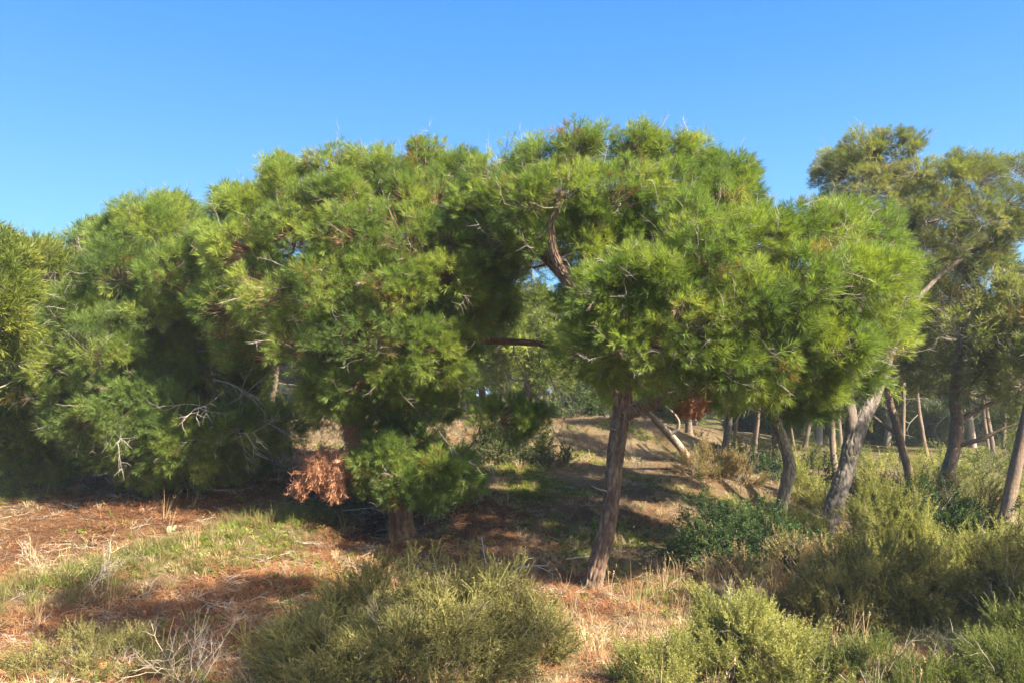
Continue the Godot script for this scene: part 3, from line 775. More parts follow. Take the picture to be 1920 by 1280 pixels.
func herb() -> ArrayMesh:
	var b := Buf.new()
	for k in 22:
		var d := (Vector3.UP * rf(0.2, 1.0) + Vector3(rf(-1, 1), 0, rf(-1, 1))).normalized()
		var p := Vector3(rf(-0.07, 0.07), 0, rf(-0.07, 0.07))
		var le := rf(0.03, 0.075)
		var s := d.cross(rv()).normalized() * rf(0.005, 0.011)
		var m := p + d * le * 0.6
		var g := rf(0.7, 1.25)
		b.tri(p, m + s, m - s, Color(g, g, g * 0.9))
		b.tri(m - s, m + s, p + d * le + Vector3.DOWN * 0.008, Color(g, g, g * 0.9))
	return b.mesh()

func litter_patch() -> ArrayMesh:
	var b := Buf.new()
	for k in 60:
		var p := Vector3(rf(-0.16, 0.16), rf(0.002, 0.022), rf(-0.16, 0.16))
		var d := Vector3(rf(-1, 1), rf(-0.15, 0.22), rf(-1, 1)).normalized()
		var s := d.cross(Vector3.UP).normalized() * 0.0026
		var le := rf(0.05, 0.12)
		var g := rf(0.6, 1.3)
		b.tri(p - s, p + s, p + d * le, Color(g, g * rf(0.88, 1.0), g * rf(0.8, 1.0)))
	return b.mesh()

func shrub(called: String, label: String, x: float, z: float, blobs: Array, sprays: Array, pal: Array, per: float, up: float, size: float, mat: Material = null, group := "") -> Node3D:
	# blobs: [dx, dz, half width, height, half depth] from the foot
	var y := ground_h(x, z)
	var at := Vector3(x, y, z)
	var o := thing(called, label, "shrub", at, group)
	var st := Buf.new()
	var xf: Array = []
	var cols: Array = []
	for k in sprays.size():
		xf.append([])
		cols.append(PackedColorArray())
	for bl in blobs:
		var cx: float = bl[0]
		var cz: float = bl[1]
		var rx: float = bl[2]
		var hh: float = bl[3]
		var rz: float = bl[4]
		var by := ground_h(x + cx, z + cz) - y
		var n := int(per * (rx * rz + (rx + rz) * hh * 0.9) * 2.2 / (size * size))
		for k in int(8 + rx * 20):
			var d := ball_dir(); d.y = absf(d.y)
			var e := Vector3(cx + d.x * rx * 0.8, by + d.y * hh * 0.85, cz + d.z * rz * 0.8)
			var s := Vector3(cx + d.x * rx * 0.15, by - 0.03, cz + d.z * rz * 0.15)
			st.tube(PackedVector3Array([s, s.lerp(e, 0.5) + rv() * 0.05, e]), PackedFloat32Array([0.009, 0.006, 0.003]), 4, mixc(TWIG, TWIG_PALE, rng.randf() * 0.6))
		for k in int(3 + rx * 9):
			var d := ball_dir(); d.y = absf(d.y) * 0.9 + 0.1
			twig_fork(st, Vector3(cx + d.x * rx * 0.6, by + d.y * hh * 0.6, cz + d.z * rz * 0.6), d + Vector3.UP * 0.3, rf(0.18, 0.4) * (0.6 + hh), 0.0035, mixc(TWIG, TWIG_PALE, rng.randf()), 1)
		for k in n:
			var d := ball_dir()
			d.y = absf(d.y) if rng.randf() < 0.85 else d.y * 0.1
			var ll := 0.55 + 0.48 * sqrt(rng.randf())
			ll *= 1.0 + 0.6 * clump.get_noise_3d(x + cx + d.x * rx * 3.0, d.y * hh * 4.0, z + cz + d.z * rz * 3.0)
			if rng.randf() < 0.05: ll *= rf(1.15, 1.4)
			var p := Vector3(cx + d.x * rx * ll, 0, cz + d.z * rz * ll)
			p.y = ground_h(x + p.x, z + p.z) - y + maxf(0.02, d.y * hh * ll)
			if clump.get_noise_3d((x + p.x) * 2.4, p.y * 2.4, (z + p.z) * 2.4) < -0.13: continue
			var dir := d * Vector3(1, 0.7, 1) + Vector3.UP * up + rv() * 0.6
			var u := rng.randi() % sprays.size()
			xf[u].append(Transform3D(along(dir, rf(0, TAU), size * rf(0.7, 1.25)), p))
			var t := 0.5 + 0.9 * clump.get_noise_3d((x + p.x) * 2.0, p.y * 2.0 + 20.0, (z + p.z) * 2.0) + rf(-0.25, 0.25)
			var cc := mixc(pal[0], pal[1], t * 2.0) if t < 0.5 else mixc(pal[1], pal[2], t * 2.0 - 1.0)
			cols[u].append(cc * rf(0.85, 1.15))
	part("stems", st.mesh(), M.wood, o)
	for u in sprays.size():
		if xf[u].size():
			scatter("foliage", sprays[u], mat if mat else M.leaf, xf[u], cols[u], o)
	return o

# ------------------------------------------------------------------ the scene
func _ready() -> void:
	var cam := Camera3D.new()
	cam.name = "camera"
	cam.fov = 48.02
	cam.near = 0.1
	cam.far = 2000.0
	cam.position = Vector3(0, 2.5, 0)
	cam.rotation_degrees = Vector3(4.0, 0, 0)
	add_child(cam)
	cam.current = true

	var sky_mat := ProceduralSkyMaterial.new()
	sky_mat.sky_top_color = Color(0.0100, 0.063, 0.202).linear_to_srgb()
	sky_mat.sky_horizon_color = Color(0.135, 0.275, 0.370).linear_to_srgb()
	sky_mat.sky_curve = 0.16
	sky_mat.sky_energy_multiplier = 1.0
	sky_mat.ground_bottom_color = Color(0.36, 0.30, 0.22)
	sky_mat.ground_horizon_color = Color(0.55, 0.56, 0.52)
	sky_mat.sun_angle_max = 90.0
	sky_mat.sun_curve = 0.29
	var sky := Sky.new()
	sky.sky_material = sky_mat
	var env := Environment.new()
	env.background_mode = Environment.BG_SKY
	env.sky = sky
	env.tonemap_mode = Environment.TONE_MAPPER_LINEAR
	env.tonemap_exposure = 4.9
	env.fog_enabled = true
	env.fog_density = 0.0009
	env.fog_light_color = Color(0.86, 0.92, 1.0)
	env.sdfgi_enabled = true
	env.ssao_enabled = true
	env.ssil_enabled = true
	var we := WorldEnvironment.new()
	we.name = "environment"
	we.environment = env
	add_child(we)

	var sun := DirectionalLight3D.new()
	sun.name = "sun"
	sun.light_energy = 1.4
	sun.light_color = Color(1.0, 0.95, 0.86)
	sun.light_angular_distance = 0.53
	sun.shadow_enabled = true
	add_child(sun)
	sun.look_at_from_position(Vector3(0.595, 0.656, 0.465), Vector3.ZERO)   # from the right, a third of the way up, a little on the viewer's side

	rng.seed = 11
	lump.seed = 5; lump.frequency = 0.09; lump.fractal_octaves = 4
	fine.seed = 8; fine.frequency = 0.11; fine.fractal_octaves = 3
	clump.seed = 21; clump.frequency = 0.9; clump.fractal_octaves = 2
	for c in [plates, plate_id]:
		c.seed = 13
		c.noise_type = FastNoiseLite.TYPE_CELLULAR
		c.frequency = 17.0
		c.fractal_type = FastNoiseLite.FRACTAL_NONE
		c.cellular_jitter = 0.9
	plates.cellular_return_type = FastNoiseLite.RETURN_DISTANCE2_SUB
	plate_id.cellular_return_type = FastNoiseLite.RETURN_CELL_VALUE
	make_materials()
	make_heights()
	make_ground()
	make_tufts()
	near_pines()
	far_pines()
	shrubs()
	ground_cover()
	fallen_things()

func near_pines() -> void:
	rng.seed = 101
	var right := build_pine("pine_tree", "bushy pine with a bare curved brown trunk, broad crown on the right limb", "nearest pines", PINE_R, {"near": true, "bark_a": Color(0.19, 0.125, 0.09), "bark_b": Color(0.35, 0.25, 0.18), "depth": 0.018, "bare": 0.5})
	var rfoot := right.position
	dead_bough(right, rfoot, Vector3(2.55, 2.44, -10.8), 0.20, Vector3(2.2, 2.65, -9.9), 9, "small rust brown dead bough under the right limb")
	bare_branch(right, rfoot, Vector3(1.28, 2.55, -9.7), Vector3(-0.5, 0.45, 0.1), 0.75, 0.018, mixc(TWIG, TWIG_PALE, 0.8), 1, "pale dead stub on the left of the trunk")
	for a in [[1.27, 1.75, 0.9, 0.35, 0.4], [1.2, 1.3, -0.8, 0.3, 0.5], [1.32, 2.05, -0.6, 0.4, 0.6]]:
		bare_branch(right, rfoot, Vector3(a[0], a[1], -9.65), Vector3(a[2], a[3], a[4]), rf(0.14, 0.28), 0.014, mixc(TWIG, TWIG_PALE, 0.5), 0)
	for k in 14:
		bare_branch(right, rfoot, Vector3(1.4 + rf(-0.12, 0.3), rf(2.1, 2.5), -9.55 + rf(-0.1, 0.15)), Vector3(rf(-0.4, 0.9), -0.9, rf(-0.1, 0.6)), rf(0.3, 0.6), 0.004, mixc(TWIG, TWIG_PALE, rf(0.1, 0.6)), 1)

	rng.seed = 202
	var mid := build_pine("pine_tree", "big pine with thick red plated trunk and needles hanging low around it", "nearest pines", PINE_C, {"near": true, "bark_a": Color(0.27, 0.105, 0.055), "bark_b": Color(0.46, 0.27, 0.165), "depth": 0.036, "plate": 0.3, "bare": 0.3, "dead": 0.13})
	var mfoot := mid.position
	dead_bough(mid, mfoot, Vector3(-2.70, 1.50, -11.2), 0.40, Vector3(-1.9, 2.3, -11.8), 26, "large rust brown dead bough hanging beside the trunk")
	dead_bough(mid, mfoot, Vector3(-2.28, 1.98, -11.5), 0.20, Vector3(-1.85, 2.3, -11.8), 6, "thin brown dead bough above the large one")
	bare_branch(mid, mfoot, Vector3(-1.1, 2.0, -11.4), Vector3(0.35, -0.5, 0.25), 0.75, 0.013, TWIG_PALE, 2, "bleached forked dead branch low on the right")
	bare_branch(mid, mfoot, Vector3(-0.9, 1.75, -11.2), Vector3(0.1, -0.9, 0.2), 0.5, 0.010, TWIG_PALE, 2)
	bare_branch(mid, mfoot, Vector3(0.02, 3.25, -11.45), Vector3(0.05, -1.0, 0.0), 1.15, 0.014, mixc(TWIG, TWIG_PALE, 0.55), 3, "hanging grey dead branch with many twigs")
	bare_branch(mid, mfoot, Vector3(-0.1, 2.9, -11.5), Vector3(0.3, -0.8, 0.15), 1.0, 0.011, mixc(TWIG, TWIG_PALE, 0.3), 3)
	bare_branch(mid, mfoot, Vector3(0.5, 2.9, -11.4), Vector3(0.2, -0.8, -0.1), 0.9, 0.010, mixc(TWIG, BARK_RED, 0.4), 3)

	rng.seed = 303
	var left := build_pine("pine_tree", "wide pine with dark hollow crown reaching down to the brown slope", "nearest pines", PINE_L, {"near": true, "bark_a": Color(0.20, 0.14, 0.10), "bark_b": Color(0.27, 0.19, 0.13), "depth": 0.02, "bare": 0.2, "dead": 0.13})
	var lfoot := left.position
	for a in [[-4.75, 2.75, -12.2, 0.7, -0.1, 0.5], [-4.6, 2.3, -12.0, 0.8, 0.2, 0.4], [-4.9, 2.5, -12.0, 0.5, -0.5, 0.6], [-4.3, 2.2, -12.2, 0.9, -0.1, 0.3], [-4.4, 1.9, -11.9, 0.7, 0.3, 0.6], [-5.2, 3.2, -12.4, 0.9, 0.25, 0.4], [-5.9, 2.3, -11.6, 0.2, -0.4, 0.6]]:
		bare_branch(left, lfoot, Vector3(a[0], a[1], a[2]), Vector3(a[3], a[4], a[5]), rf(0.7, 1.0), 0.011, mixc(TWIG, TWIG_PALE, rf(0.4, 0.9)), 2)

	rng.seed = 404
	build_pine("pine_tree", "tall leaning pine with grey forked trunk, hazy crown at upper right", "pines on the right", PINE_T, {"near": true, "bark_a": Color(0.20, 0.175, 0.155), "bark_b": Color(0.30, 0.26, 0.225), "depth": 0.018, "bare": 0.55, "tuft": 0.85, "deep": Color(0.13, 0.155, 0.075), "mid": Color(0.20, 0.225, 0.10), "young": Color(0.30, 0.295, 0.105), "gap": -0.22, "dead": 0.16, "density": 0.85, "up": 0.3})
	rng.seed = 505
	build_pine("pine_tree", "pine with a pale S-curved trunk standing behind the round dark shrub", "pines on the right", PINE_K, {"near": true, "bark_a": Color(0.27, 0.23, 0.19), "bark_b": Color(0.37, 0.31, 0.25), "depth": 0.012, "bare": 0.6, "tuft": 1.1})

func far_pines() -> void:
	var grey := {"deep": Color(0.11, 0.135, 0.065), "mid": Color(0.18, 0.205, 0.095), "young": Color(0.26, 0.265, 0.10), "tufts": far_tufts, "tuft": 1.25, "gap": -0.15, "dead": 0.3, "bare": 0.45, "up": 0.2}
	var green := {"tufts": far_tufts, "tuft": 1.2, "bare": 0.3}
	rng.seed = 601
	build_pine("pine_tree", "sunlit yellow green pine cut off by the left edge", "pines on the left", PINE_A, {"tufts": far_tufts, "tuft": 1.05, "mid": Color(0.15, 0.19, 0.034), "young": Color(0.22, 0.23, 0.04)})
	rng.seed = 602
	build_pine("pine_tree", "dark green pine behind the crown of the wide left pine", "pines on the left", PINE_B, green)
	rng.seed = 603
	build_pine("young_pine", "low dark young pine at the left edge above dead brush", "pines on the left", PINE_D, {"tufts": far_tufts, "tuft": 1.0})
	rng.seed = 604
	build_pine("pine_tree", "small pale green pine glowing in the gap between the two biggest crowns", "pines beyond the ridge", PINE_G, {"tufts": far_tufts, "tuft": 1.3, "mid": Color(0.16, 0.20, 0.05), "deep": Color(0.10, 0.14, 0.04)})
	rng.seed = 605
	build_pine("pine_tree", "slender pine on the ridge seen under the middle crown", "pines beyond the ridge", PINE_H, green)
	rng.seed = 606
	var u := build_pine("pine_tree", "grey pine with thick dark leaning trunk and drooping bare branches", "pines on the right", PINE_U, grey)
	for k in 16:
		bare_branch(u, u.position, Vector3(rf(9.0, 10.2), rf(3.0, 4.4), -17 + rf(-0.5, 0.7)), Vector3(rf(0.3, 1.0), rf(-0.6, 0.1), rf(-0.2, 0.5)), rf(1.0, 1.9), 0.016, mixc(TWIG, TWIG_PALE, rf(0.2, 0.8)), 2)
	rng.seed = 607
	build_pine("pine_tree", "thin dark trunk leaning left with a side limb, behind the forked pine", "pines on the right", PINE_M, grey)
	rng.seed = 608
	build_pine("pine_tree", "dark trunk leaning right at the right edge beside bright grass", "pines on the right", PINE_O, grey)
	# slim pines of the wood behind: x, z, height, crown half width, lean, trunk radius, label
	var slim := [
		[5.05, -22.0, 5.6, 1.0, 0.05, 0.16, "dark slim pine just right of the leaning bleached trunk"],
		[7.0, -25.5, 6.0, 1.2, -0.06, 0.17, "crooked dark pine trunk, leftmost of the slim row behind the slope"],
		[7.9, -27.5, 6.4, 1.1, 0.01, 0.10, "slim pine second from left in the row behind the slope"],
		[8.5, -27.0, 6.2, 1.1, 0.0, 0.12, "slim pine third from left in the row behind the slope"],
		[9.1, -29.0, 6.8, 1.2, -0.01, 0.12, "slim pine fourth from left in the row behind the slope"],
		[9.9, -31.0, 6.6, 1.1, 0.02, 0.10, "slim pine fifth from left in the row behind the slope"],
		[9.2, -25.0, 6.0, 1.1, 0.05, 0.10, "slim pine just left of the pale curved trunk"],
		[8.0, -23.5, 5.8, 0.9, -0.08, 0.09, "slender bright trunk leaning left beside the pale curved trunk"],
		[11.4, -30.0, 6.4, 1.2, 0.0, 0.13, "slim pine just right of the pale curved trunk"],
		[9.2, -22.0, 5.4, 1.2, 0.10, 0.20, "sturdy brown trunk between the curved and the forked pine"],
		[13.6, -27.0, 6.6, 1.3, -0.03, 0.14, "slim pine seen just right of the forked trunk"],
		[15.6, -29.0, 6.6, 1.2, 0.0, 0.13, "slim upright pine behind the thin leaning trunk"],
		[17.4, -31.0, 7.0, 1.3, 0.03, 0.19, "tan trunk standing alone on the pale sunny clearing"],
		[18.6, -30.0, 6.6, 1.2, 0.0, 0.15, "slim dark pine behind the thick leaning trunk"],
		[19.4, -29.0, 6.8, 1.3, -0.02, 0.14, "slim pine with bent foot right of the thick leaning trunk"],
		[20.6, -31.0, 7.2, 1.4, 0.0, 0.23, "dark upright trunk beyond the bright grass, near the right edge"],
		[1.6, -33.0, 5.2, 1.4, 0.03, 0.16, "pine on the ridge behind the glowing small pine"],
		[-2.2, -30.0, 5.0, 1.4, 0.02, 0.15, "pine on the ridge just left of the slender one"],
		[-4.6, -27.0, 4.8, 1.3, -0.02, 0.15, "pine behind the middle crown near the pale ground"],
		[3.6, -28.0, 5.0, 1.4, 0.03, 0.16, "pine behind the nearest bare trunk on the ridge"],
		[5.6, -32.0, 6.0, 1.6, 0.0, 0.17, "broad pine behind the leaning bleached trunk"],
		[-8.6, -27.0, 5.4, 1.5, 0.0, 0.16, "pine on the ridge behind the wide left pine"],
		[-15.0, -24.0, 6.2, 1.7, 0.0, 0.18, "pine far behind the sunlit tree at the left edge"],
		[12.3, -36.0, 7.4, 1.8, 0.0, 0.17, "broad pine deep in the wood behind the curved trunk"],
		[16.2, -38.0, 7.8, 1.9, 0.0, 0.18, "broad pine deep in the wood behind the forked trunk"],
		[22.5, -36.0, 7.6, 1.9, 0.0, 0.18, "broad pine deep in the wood at the right"],
		[25.5, -40.0, 7.6, 2.0, 0.0, 0.18, "broad pine farthest right beyond the clearing"]]
	for k in slim.size():
		var s: Array = slim[k]
		var spec := wild_spec(s[0], s[1], s[2], s[3], s[4] * 1.6 + 0.08 * sin(k * 2.7), s[5] * (0.62 + 0.14 * sin(k * 1.9)), 700 + k, 1 if s[5] < 0.145 else 0)
		rng.seed = 800 + k
		var look := (grey if s[0] > 12.0 else green).duplicate()
		look.tuft = 1.7
		look.dead = 0.12
		look.bark_a = BARK_GREY
		look.bark_b = BARK_TAN
		var sp := build_pine("slim_pine", s[6], "slim pines of the wood behind", spec, look)
		for t in 3:
			var tr: Array = spec.trunk[2 + t % 2]
			bare_branch(sp, sp.position, v3(tr) + Vector3.UP * rf(-0.3, 0.4), Vector3(rf(-1, 1), rf(-0.3, 0.3), rf(-0.6, 0.6)), rf(0.6, 1.3), 0.014, mixc(TWIG, TWIG_PALE, rng.randf()), 1)
	# pines just outside the frame: their shade lies on the bank and on the shrubs at lower right
	var out := [[7.7, -5.7, 5.6, 1.2, 0.0, 0.17, "pine standing outside the lower right corner, shading the shrubs"], [4.6, -2.0, 10.0, 1.5, 0.0, 0.22, "tall pine outside the right edge, its crown above the view shading the bank"], [10.3, -9.6, 7.2, 1.7, 0.0, 0.2, "pine standing outside the right edge, shading the leaning trunks"]]
	for k in out.size():
		var s: Array = out[k]
		var spec := wild_spec(s[0], s[1], s[2], s[3], s[4], s[5], 900 + k, 1 if k == 1 else 0)
		rng.seed = 950 + k
		build_pine("pine_tree", s[6], "pines on the right", spec, {"tufts": far_tufts, "tuft": 1.5, "density": 0.6})
	far_wood()

func far_wood() -> void:
	# the wood farther off reads as one mass: crowns and trunks, 45 to 110 m away
	rng.seed = 77
	var b := Buf.new()
	var tx: Array = []
	var tc := PackedColorArray()
	var sprig: Mesh = far_tufts[0]
	for k in 420:
		var z := -rf(38.0, 120.0)
		var x := rf(-1.0, 1.05) * -z
		var y := ground_h(x, z)
		var bush := k >= 210
		var tall := rf(1.2, 2.4) if bush else rf(5.0, 7.6)
		var wide := rf(1.2, 2.4) if bush else rf(1.6, 2.6)
		if not bush:
			b.tube(PackedVector3Array([Vector3(x, y - 0.2, z), Vector3(x + rf(-0.3, 0.3), y + tall * 0.5, z), Vector3(x + rf(-0.3, 0.3), y + tall * 0.9, z)]), PackedFloat32Array([0.2, 0.15, 0.05]), 6, BARK_GREY)
		for s in 60:
			var d := ball_dir()
			var p := Vector3(x + d.x * wide, y + tall * (0.35 if bush else 0.66) + d.y * tall * (0.4 if bush else 0.3), z + d.z * wide)
			tx.append(Transform3D(along(d + Vector3.UP * 0.5, rf(0, TAU), rf(3.0, 4.6)), p))
			tc.append(mixc(Color(0.09, 0.115, 0.045), Color(0.19, 0.20, 0.065), rng.randf()))
	var o := part("far_wood", b.mesh(), M.wood, self)
	tag(o, "distant pine wood closing off the view behind the slim trunks", "wood", "", "stuff")
	scatter("crowns", sprig, M.needle, tx, tc, o)

func shrubs() -> void:
	rng.seed = 1200
	var broom := [spray_broom(), spray_broom()]
	var plume := [spray_plume(), spray_plume()]
	var leafy := [spray_leafy(), spray_leafy()]
	var olive := [Color(0.14, 0.125, 0.05), Color(0.225, 0.205, 0.08), Color(0.32, 0.29, 0.11)]
	var lime := [Color(0.22, 0.225, 0.075), Color(0.33, 0.33, 0.11), Color(0.44, 0.42, 0.15)]
	var dusk := olive
	var deep := [Color(0.04, 0.075, 0.03), Color(0.075, 0.125, 0.045), Color(0.12, 0.17, 0.06)]
	var moss := [Color(0.11, 0.13, 0.045), Color(0.17, 0.195, 0.06), Color(0.25, 0.265, 0.08)]
	var straw := [Color(0.26, 0.18, 0.10), Color(0.36, 0.26, 0.14), Color(0.30, 0.28, 0.11)]
	shrub("broom_shrub", "sprawling olive green shrub filling the foreground centre", -1.0, -7.5, [[-0.85, 0.35, 0.5, 0.28, 0.5], [-0.2, -0.2, 0.7, 0.6, 0.6], [0.55, 0.0, 0.7, 0.66, 0.65], [0.3, 0.75, 0.8, 0.5, 0.55], [1.1, 0.35, 0.42, 0.45, 0.5], [-0.45, 0.85, 0.6, 0.35, 0.5]], broom + plume, olive, 260.0, 0.3, 0.8)
	shrub("broom_shrub", "large grey green shrub in shade at lower right, below the feathery one", 3.9, -8.6, [[0.0, 0.0, 0.7, 0.66, 0.6], [-0.45, 0.25, 0.45, 0.48, 0.5], [0.5, 0.2, 0.5, 0.58, 0.5]], plume, dusk, 230.0, 0.7, 0.95)
	shrub("feathery_shrub", "tall sunlit yellow green feathery shrub beside the leaning forked trunk", 5.0, -10.6, [[0.0, 0.0, 0.42, 1.1, 0.45], [0.35, 0.25, 0.42, 0.7, 0.45], [-0.1, 0.4, 0.35, 0.5, 0.35]], plume, lime, 260.0, 0.9, 1.0)
	shrub("cushion_shrub", "round dark green cushion shrub right of the bare curved trunk", 3.1, -10.9, [[0.0, 0.0, 0.85, 0.72, 0.7], [0.45, 0.2, 0.5, 0.55, 0.5]], leafy, deep, 330.0, 0.35, 1.0)
	shrub("dry_shrub", "dry straw coloured growth under the cushion shrub's right side", 3.75, -10.1, [[0.0, 0.0, 0.55, 0.42, 0.35], [-0.8, 0.15, 0.5, 0.25, 0.25]], plume, straw, 160.0, 0.7, 0.9, M.dry)
	shrub("feathery_shrub", "yellow green feathery bush at the bottom edge, right of centre", 2.0, -6.6, [[0.0, 0.0, 0.42, 0.55, 0.4], [0.3, 0.2, 0.35, 0.4, 0.35], [-0.2, -0.15, 0.25, 0.65, 0.25]], plume, lime, 260.0, 1.0, 0.85)
	shrub("feathery_shrub", "small yellow green tuft at the bottom edge, left of the feathery bush", 1.2, -6.35, [[0.0, 0.0, 0.3, 0.33, 0.3]], plume, lime, 260.0, 1.0, 0.75)
	shrub("broom_shrub", "green bush at the bottom edge below the grey green shrub", 2.85, -6.2, [[0.0, 0.0, 0.4, 0.36, 0.36], [0.5, 0.1, 0.28, 0.3, 0.28]], plume + broom, moss, 230.0, 0.6, 0.65)
	shrub("broom_shrub", "green bush in the lower right corner", 3.9, -6.2, [[0.0, 0.0, 0.4, 0.42, 0.38], [0.5, -0.4, 0.42, 0.45, 0.4]], plume + broom, moss, 230.0, 0.6, 0.65)
	shrub("broom_shrub", "shaded dark bush at the right edge above the corner bush", 5.1, -8.2, [[0.0, 0.0, 0.6, 0.6, 0.55], [0.6, -0.2, 0.6, 0.65, 0.55]], plume, dusk, 210.0, 0.6, 0.95)
	shrub("feathery_shrub", "light topped yellow green bush at the right edge, behind the shaded one", 5.95, -9.7, [[0.0, 0.0, 0.6, 0.55, 0.45], [0.6, 0.0, 0.55, 0.6, 0.45], [-0.5, 0.0, 0.35, 0.4, 0.35]], plume, lime, 210.0, 0.8, 1.0)
	shrub("broom_shrub", "dark green bush at the foot of the thick leaning trunk", 6.6, -12.4, [[0.0, 0.0, 0.75, 0.8, 0.6], [0.7, 0.1, 0.5, 0.6, 0.5], [-0.5, 0.2, 0.4, 0.5, 0.4]], leafy, deep, 230.0, 0.5, 1.2)
	shrub("dry_shrub", "pale dry bush between the curved and the forked trunk", 4.75, -12.6, [[0.0, 0.0, 0.3, 0.38, 0.35], [0.25, -0.3, 0.28, 0.3, 0.3]], plume, [Color(0.24, 0.20, 0.08), Color(0.30, 0.28, 0.10), Color(0.33, 0.32, 0.11)], 200.0, 0.7, 1.0)
	shrub("broom_shrub", "low deep green bush left of the pale curved trunk, behind the slope", 5.5, -18.0, [[0.0, 0.0, 0.85, 0.6, 0.6], [0.8, 0.3, 0.6, 0.5, 0.5], [1.5, -0.3, 0.6, 0.55, 0.5]], leafy, deep, 110.0, 0.5, 1.7)
	shrub("feathery_shrub", "bright yellow green bush just right of the pale curved trunk", 5.9, -15.6, [[0.0, 0.0, 0.3, 0.65, 0.35], [0.25, 0.3, 0.3, 0.4, 0.3]], plume, lime, 170.0, 0.8, 1.3)
	shrub("round_bush", "round grey green bush on the slope between the two biggest pines", 0.15, -16.4, [[0.0, 0.0, 0.72, 0.78, 0.65], [-0.5, 0.1, 0.5, 0.55, 0.5], [0.7, 0.3, 0.4, 0.3, 0.4]], leafy, [Color(0.06, 0.085, 0.035), Color(0.105, 0.125, 0.05), Color(0.15, 0.16, 0.065)], 190.0, 0.4, 1.5)
	shrub("broom_shrub", "blurred green bush in the lower left corner", -3.3, -6.7, [[0.0, 0.0, 0.5, 0.16, 0.4], [-0.5, -0.1, 0.4, 0.2, 0.4]], plume + broom, dusk, 120.0, 0.6, 0.7)
	shrub("broom_shrub", "green bush on the bright grass in front of the right edge trunk", 13.5, -22.0, [[0.0, 0.0, 0.9, 0.95, 0.8]], leafy, moss, 70.0, 0.5, 2.0)
	shrub("broom_shrub", "brownish scrub between the thin and the thick leaning trunks", 8.4, -16.0, [[0.0, 0.0, 0.9, 0.7, 0.7], [0.9, 0.4, 0.6, 0.6, 0.6], [-0.9, 0.2, 0.7, 0.55, 0.6]], plume, [Color(0.13, 0.11, 0.06), Color(0.19, 0.17, 0.08), Color(0.22, 0.22, 0.09)], 110.0, 0.6, 1.6)
	shrub("broom_shrub", "low pale bush on the clearing behind the thin leaning trunk", 12.0, -23.5, [[0.0, 0.0, 1.2, 0.6, 0.8], [1.2, 0.0, 0.9, 0.5, 0.7]], plume, lime, 60.0, 0.6, 2.0)
	shrub("broom_shrub", "dark bush on the ridge left of the nearest bare trunk", 1.9, -22.5, [[0.0, 0.0, 0.7, 0.7, 0.6], [0.9, 0.2, 0.6, 0.45, 0.5]], leafy, deep, 90.0, 0.5, 2.0)
	shrub("broom_shrub", "mixed scrub beside the leaning bleached trunk's foot", 4.3, -16.4, [[0.0, 0.0, 0.45, 0.5, 0.4], [0.5, 0.2, 0.4, 0.4, 0.35], [-0.5, 0.3, 0.35, 0.35, 0.3]], plume, straw, 150.0, 0.8, 1.3)
	for a in [[6.6, -21.0, 0.7, 0.5, "low green scrub at the foot of the crooked dark pine"], [8.3, -22.5, 0.9, 0.6, "green scrub between the slim trunks left of the pale curved trunk"], [10.4, -24.5, 0.9, 0.7, "green scrub behind the sturdy brown trunk"], [11.3, -20.0, 0.8, 0.6, "olive scrub behind the forked trunk's foot"], [14.6, -25.5, 1.0, 0.7, "dark scrub by the slim upright pine"], [17.0, -26.5, 1.1, 0.8, "olive scrub in front of the lone tan trunk"], [5.2, -25.5, 0.8, 0.6, "scrub in front of the broad pine behind the bleached trunk"], [-3.0, -24.5, 0.9, 0.6, "pale scrub on the ridge behind the middle pine"], [-6.3, -22.5, 0.8, 0.6, "pale scrub on the ridge behind the wide left pine"]]:
		shrub("scrub_bush", a[4], a[0], a[1], [[0.0, 0.0, a[2], a[3], a[2] * 0.7], [a[2] * 0.9, 0.2, a[2] * 0.6, a[3] * 0.7, a[2] * 0.5]], leafy if a[4].begins_with("dark") else plume, moss, 70.0, 0.5, 1.9)
	# dead brown brush under the left pines
	for a in [[-8.3, -13.0, 0.95, "tangled brown dead brush at the left edge under the young pine"], [-6.9, -13.6, 0.8, "tangled brown dead brush under the left side of the wide pine"], [-3.9, -14.6, 0.9, "tangled brown dead brush between the wide pine and the dead bough"]]:
		var y := ground_h(a[0], a[1])
		var o := thing("dead_brush", a[3], "brush", Vector3(a[0], y, a[1]))
		for k in 30:
			var b := Buf.new()
			var d := ball_dir(); d.y = absf(d.y) * 0.7
			twig_fork(b, Vector3(rf(-1, 1) * a[2], 0.0, rf(-0.4, 0.4)), d, rf(0.35, 0.8), 0.009, mixc(Color(0.24, 0.16, 0.11), TWIG_PALE, pow(rng.randf(), 2.0)), 2)
			part("dead_branch", b.mesh(), M.wood, o)

func spread(count: int, accept: Callable) -> Array:
	# points on the ground in front of the camera, thinning with distance
	var out: Array = []
	var tries := 0
	while out.size() < count and tries < count * 12:
		tries += 1
		var d := 5.2 + 19.0 * pow(rng.randf(), 1.35)
		var x := rf(-0.78, 0.80) * d
		if rng.randf() < accept.call(x, -d):
			out.append(Vector3(x, ground_h(x, -d), -d))
	return out

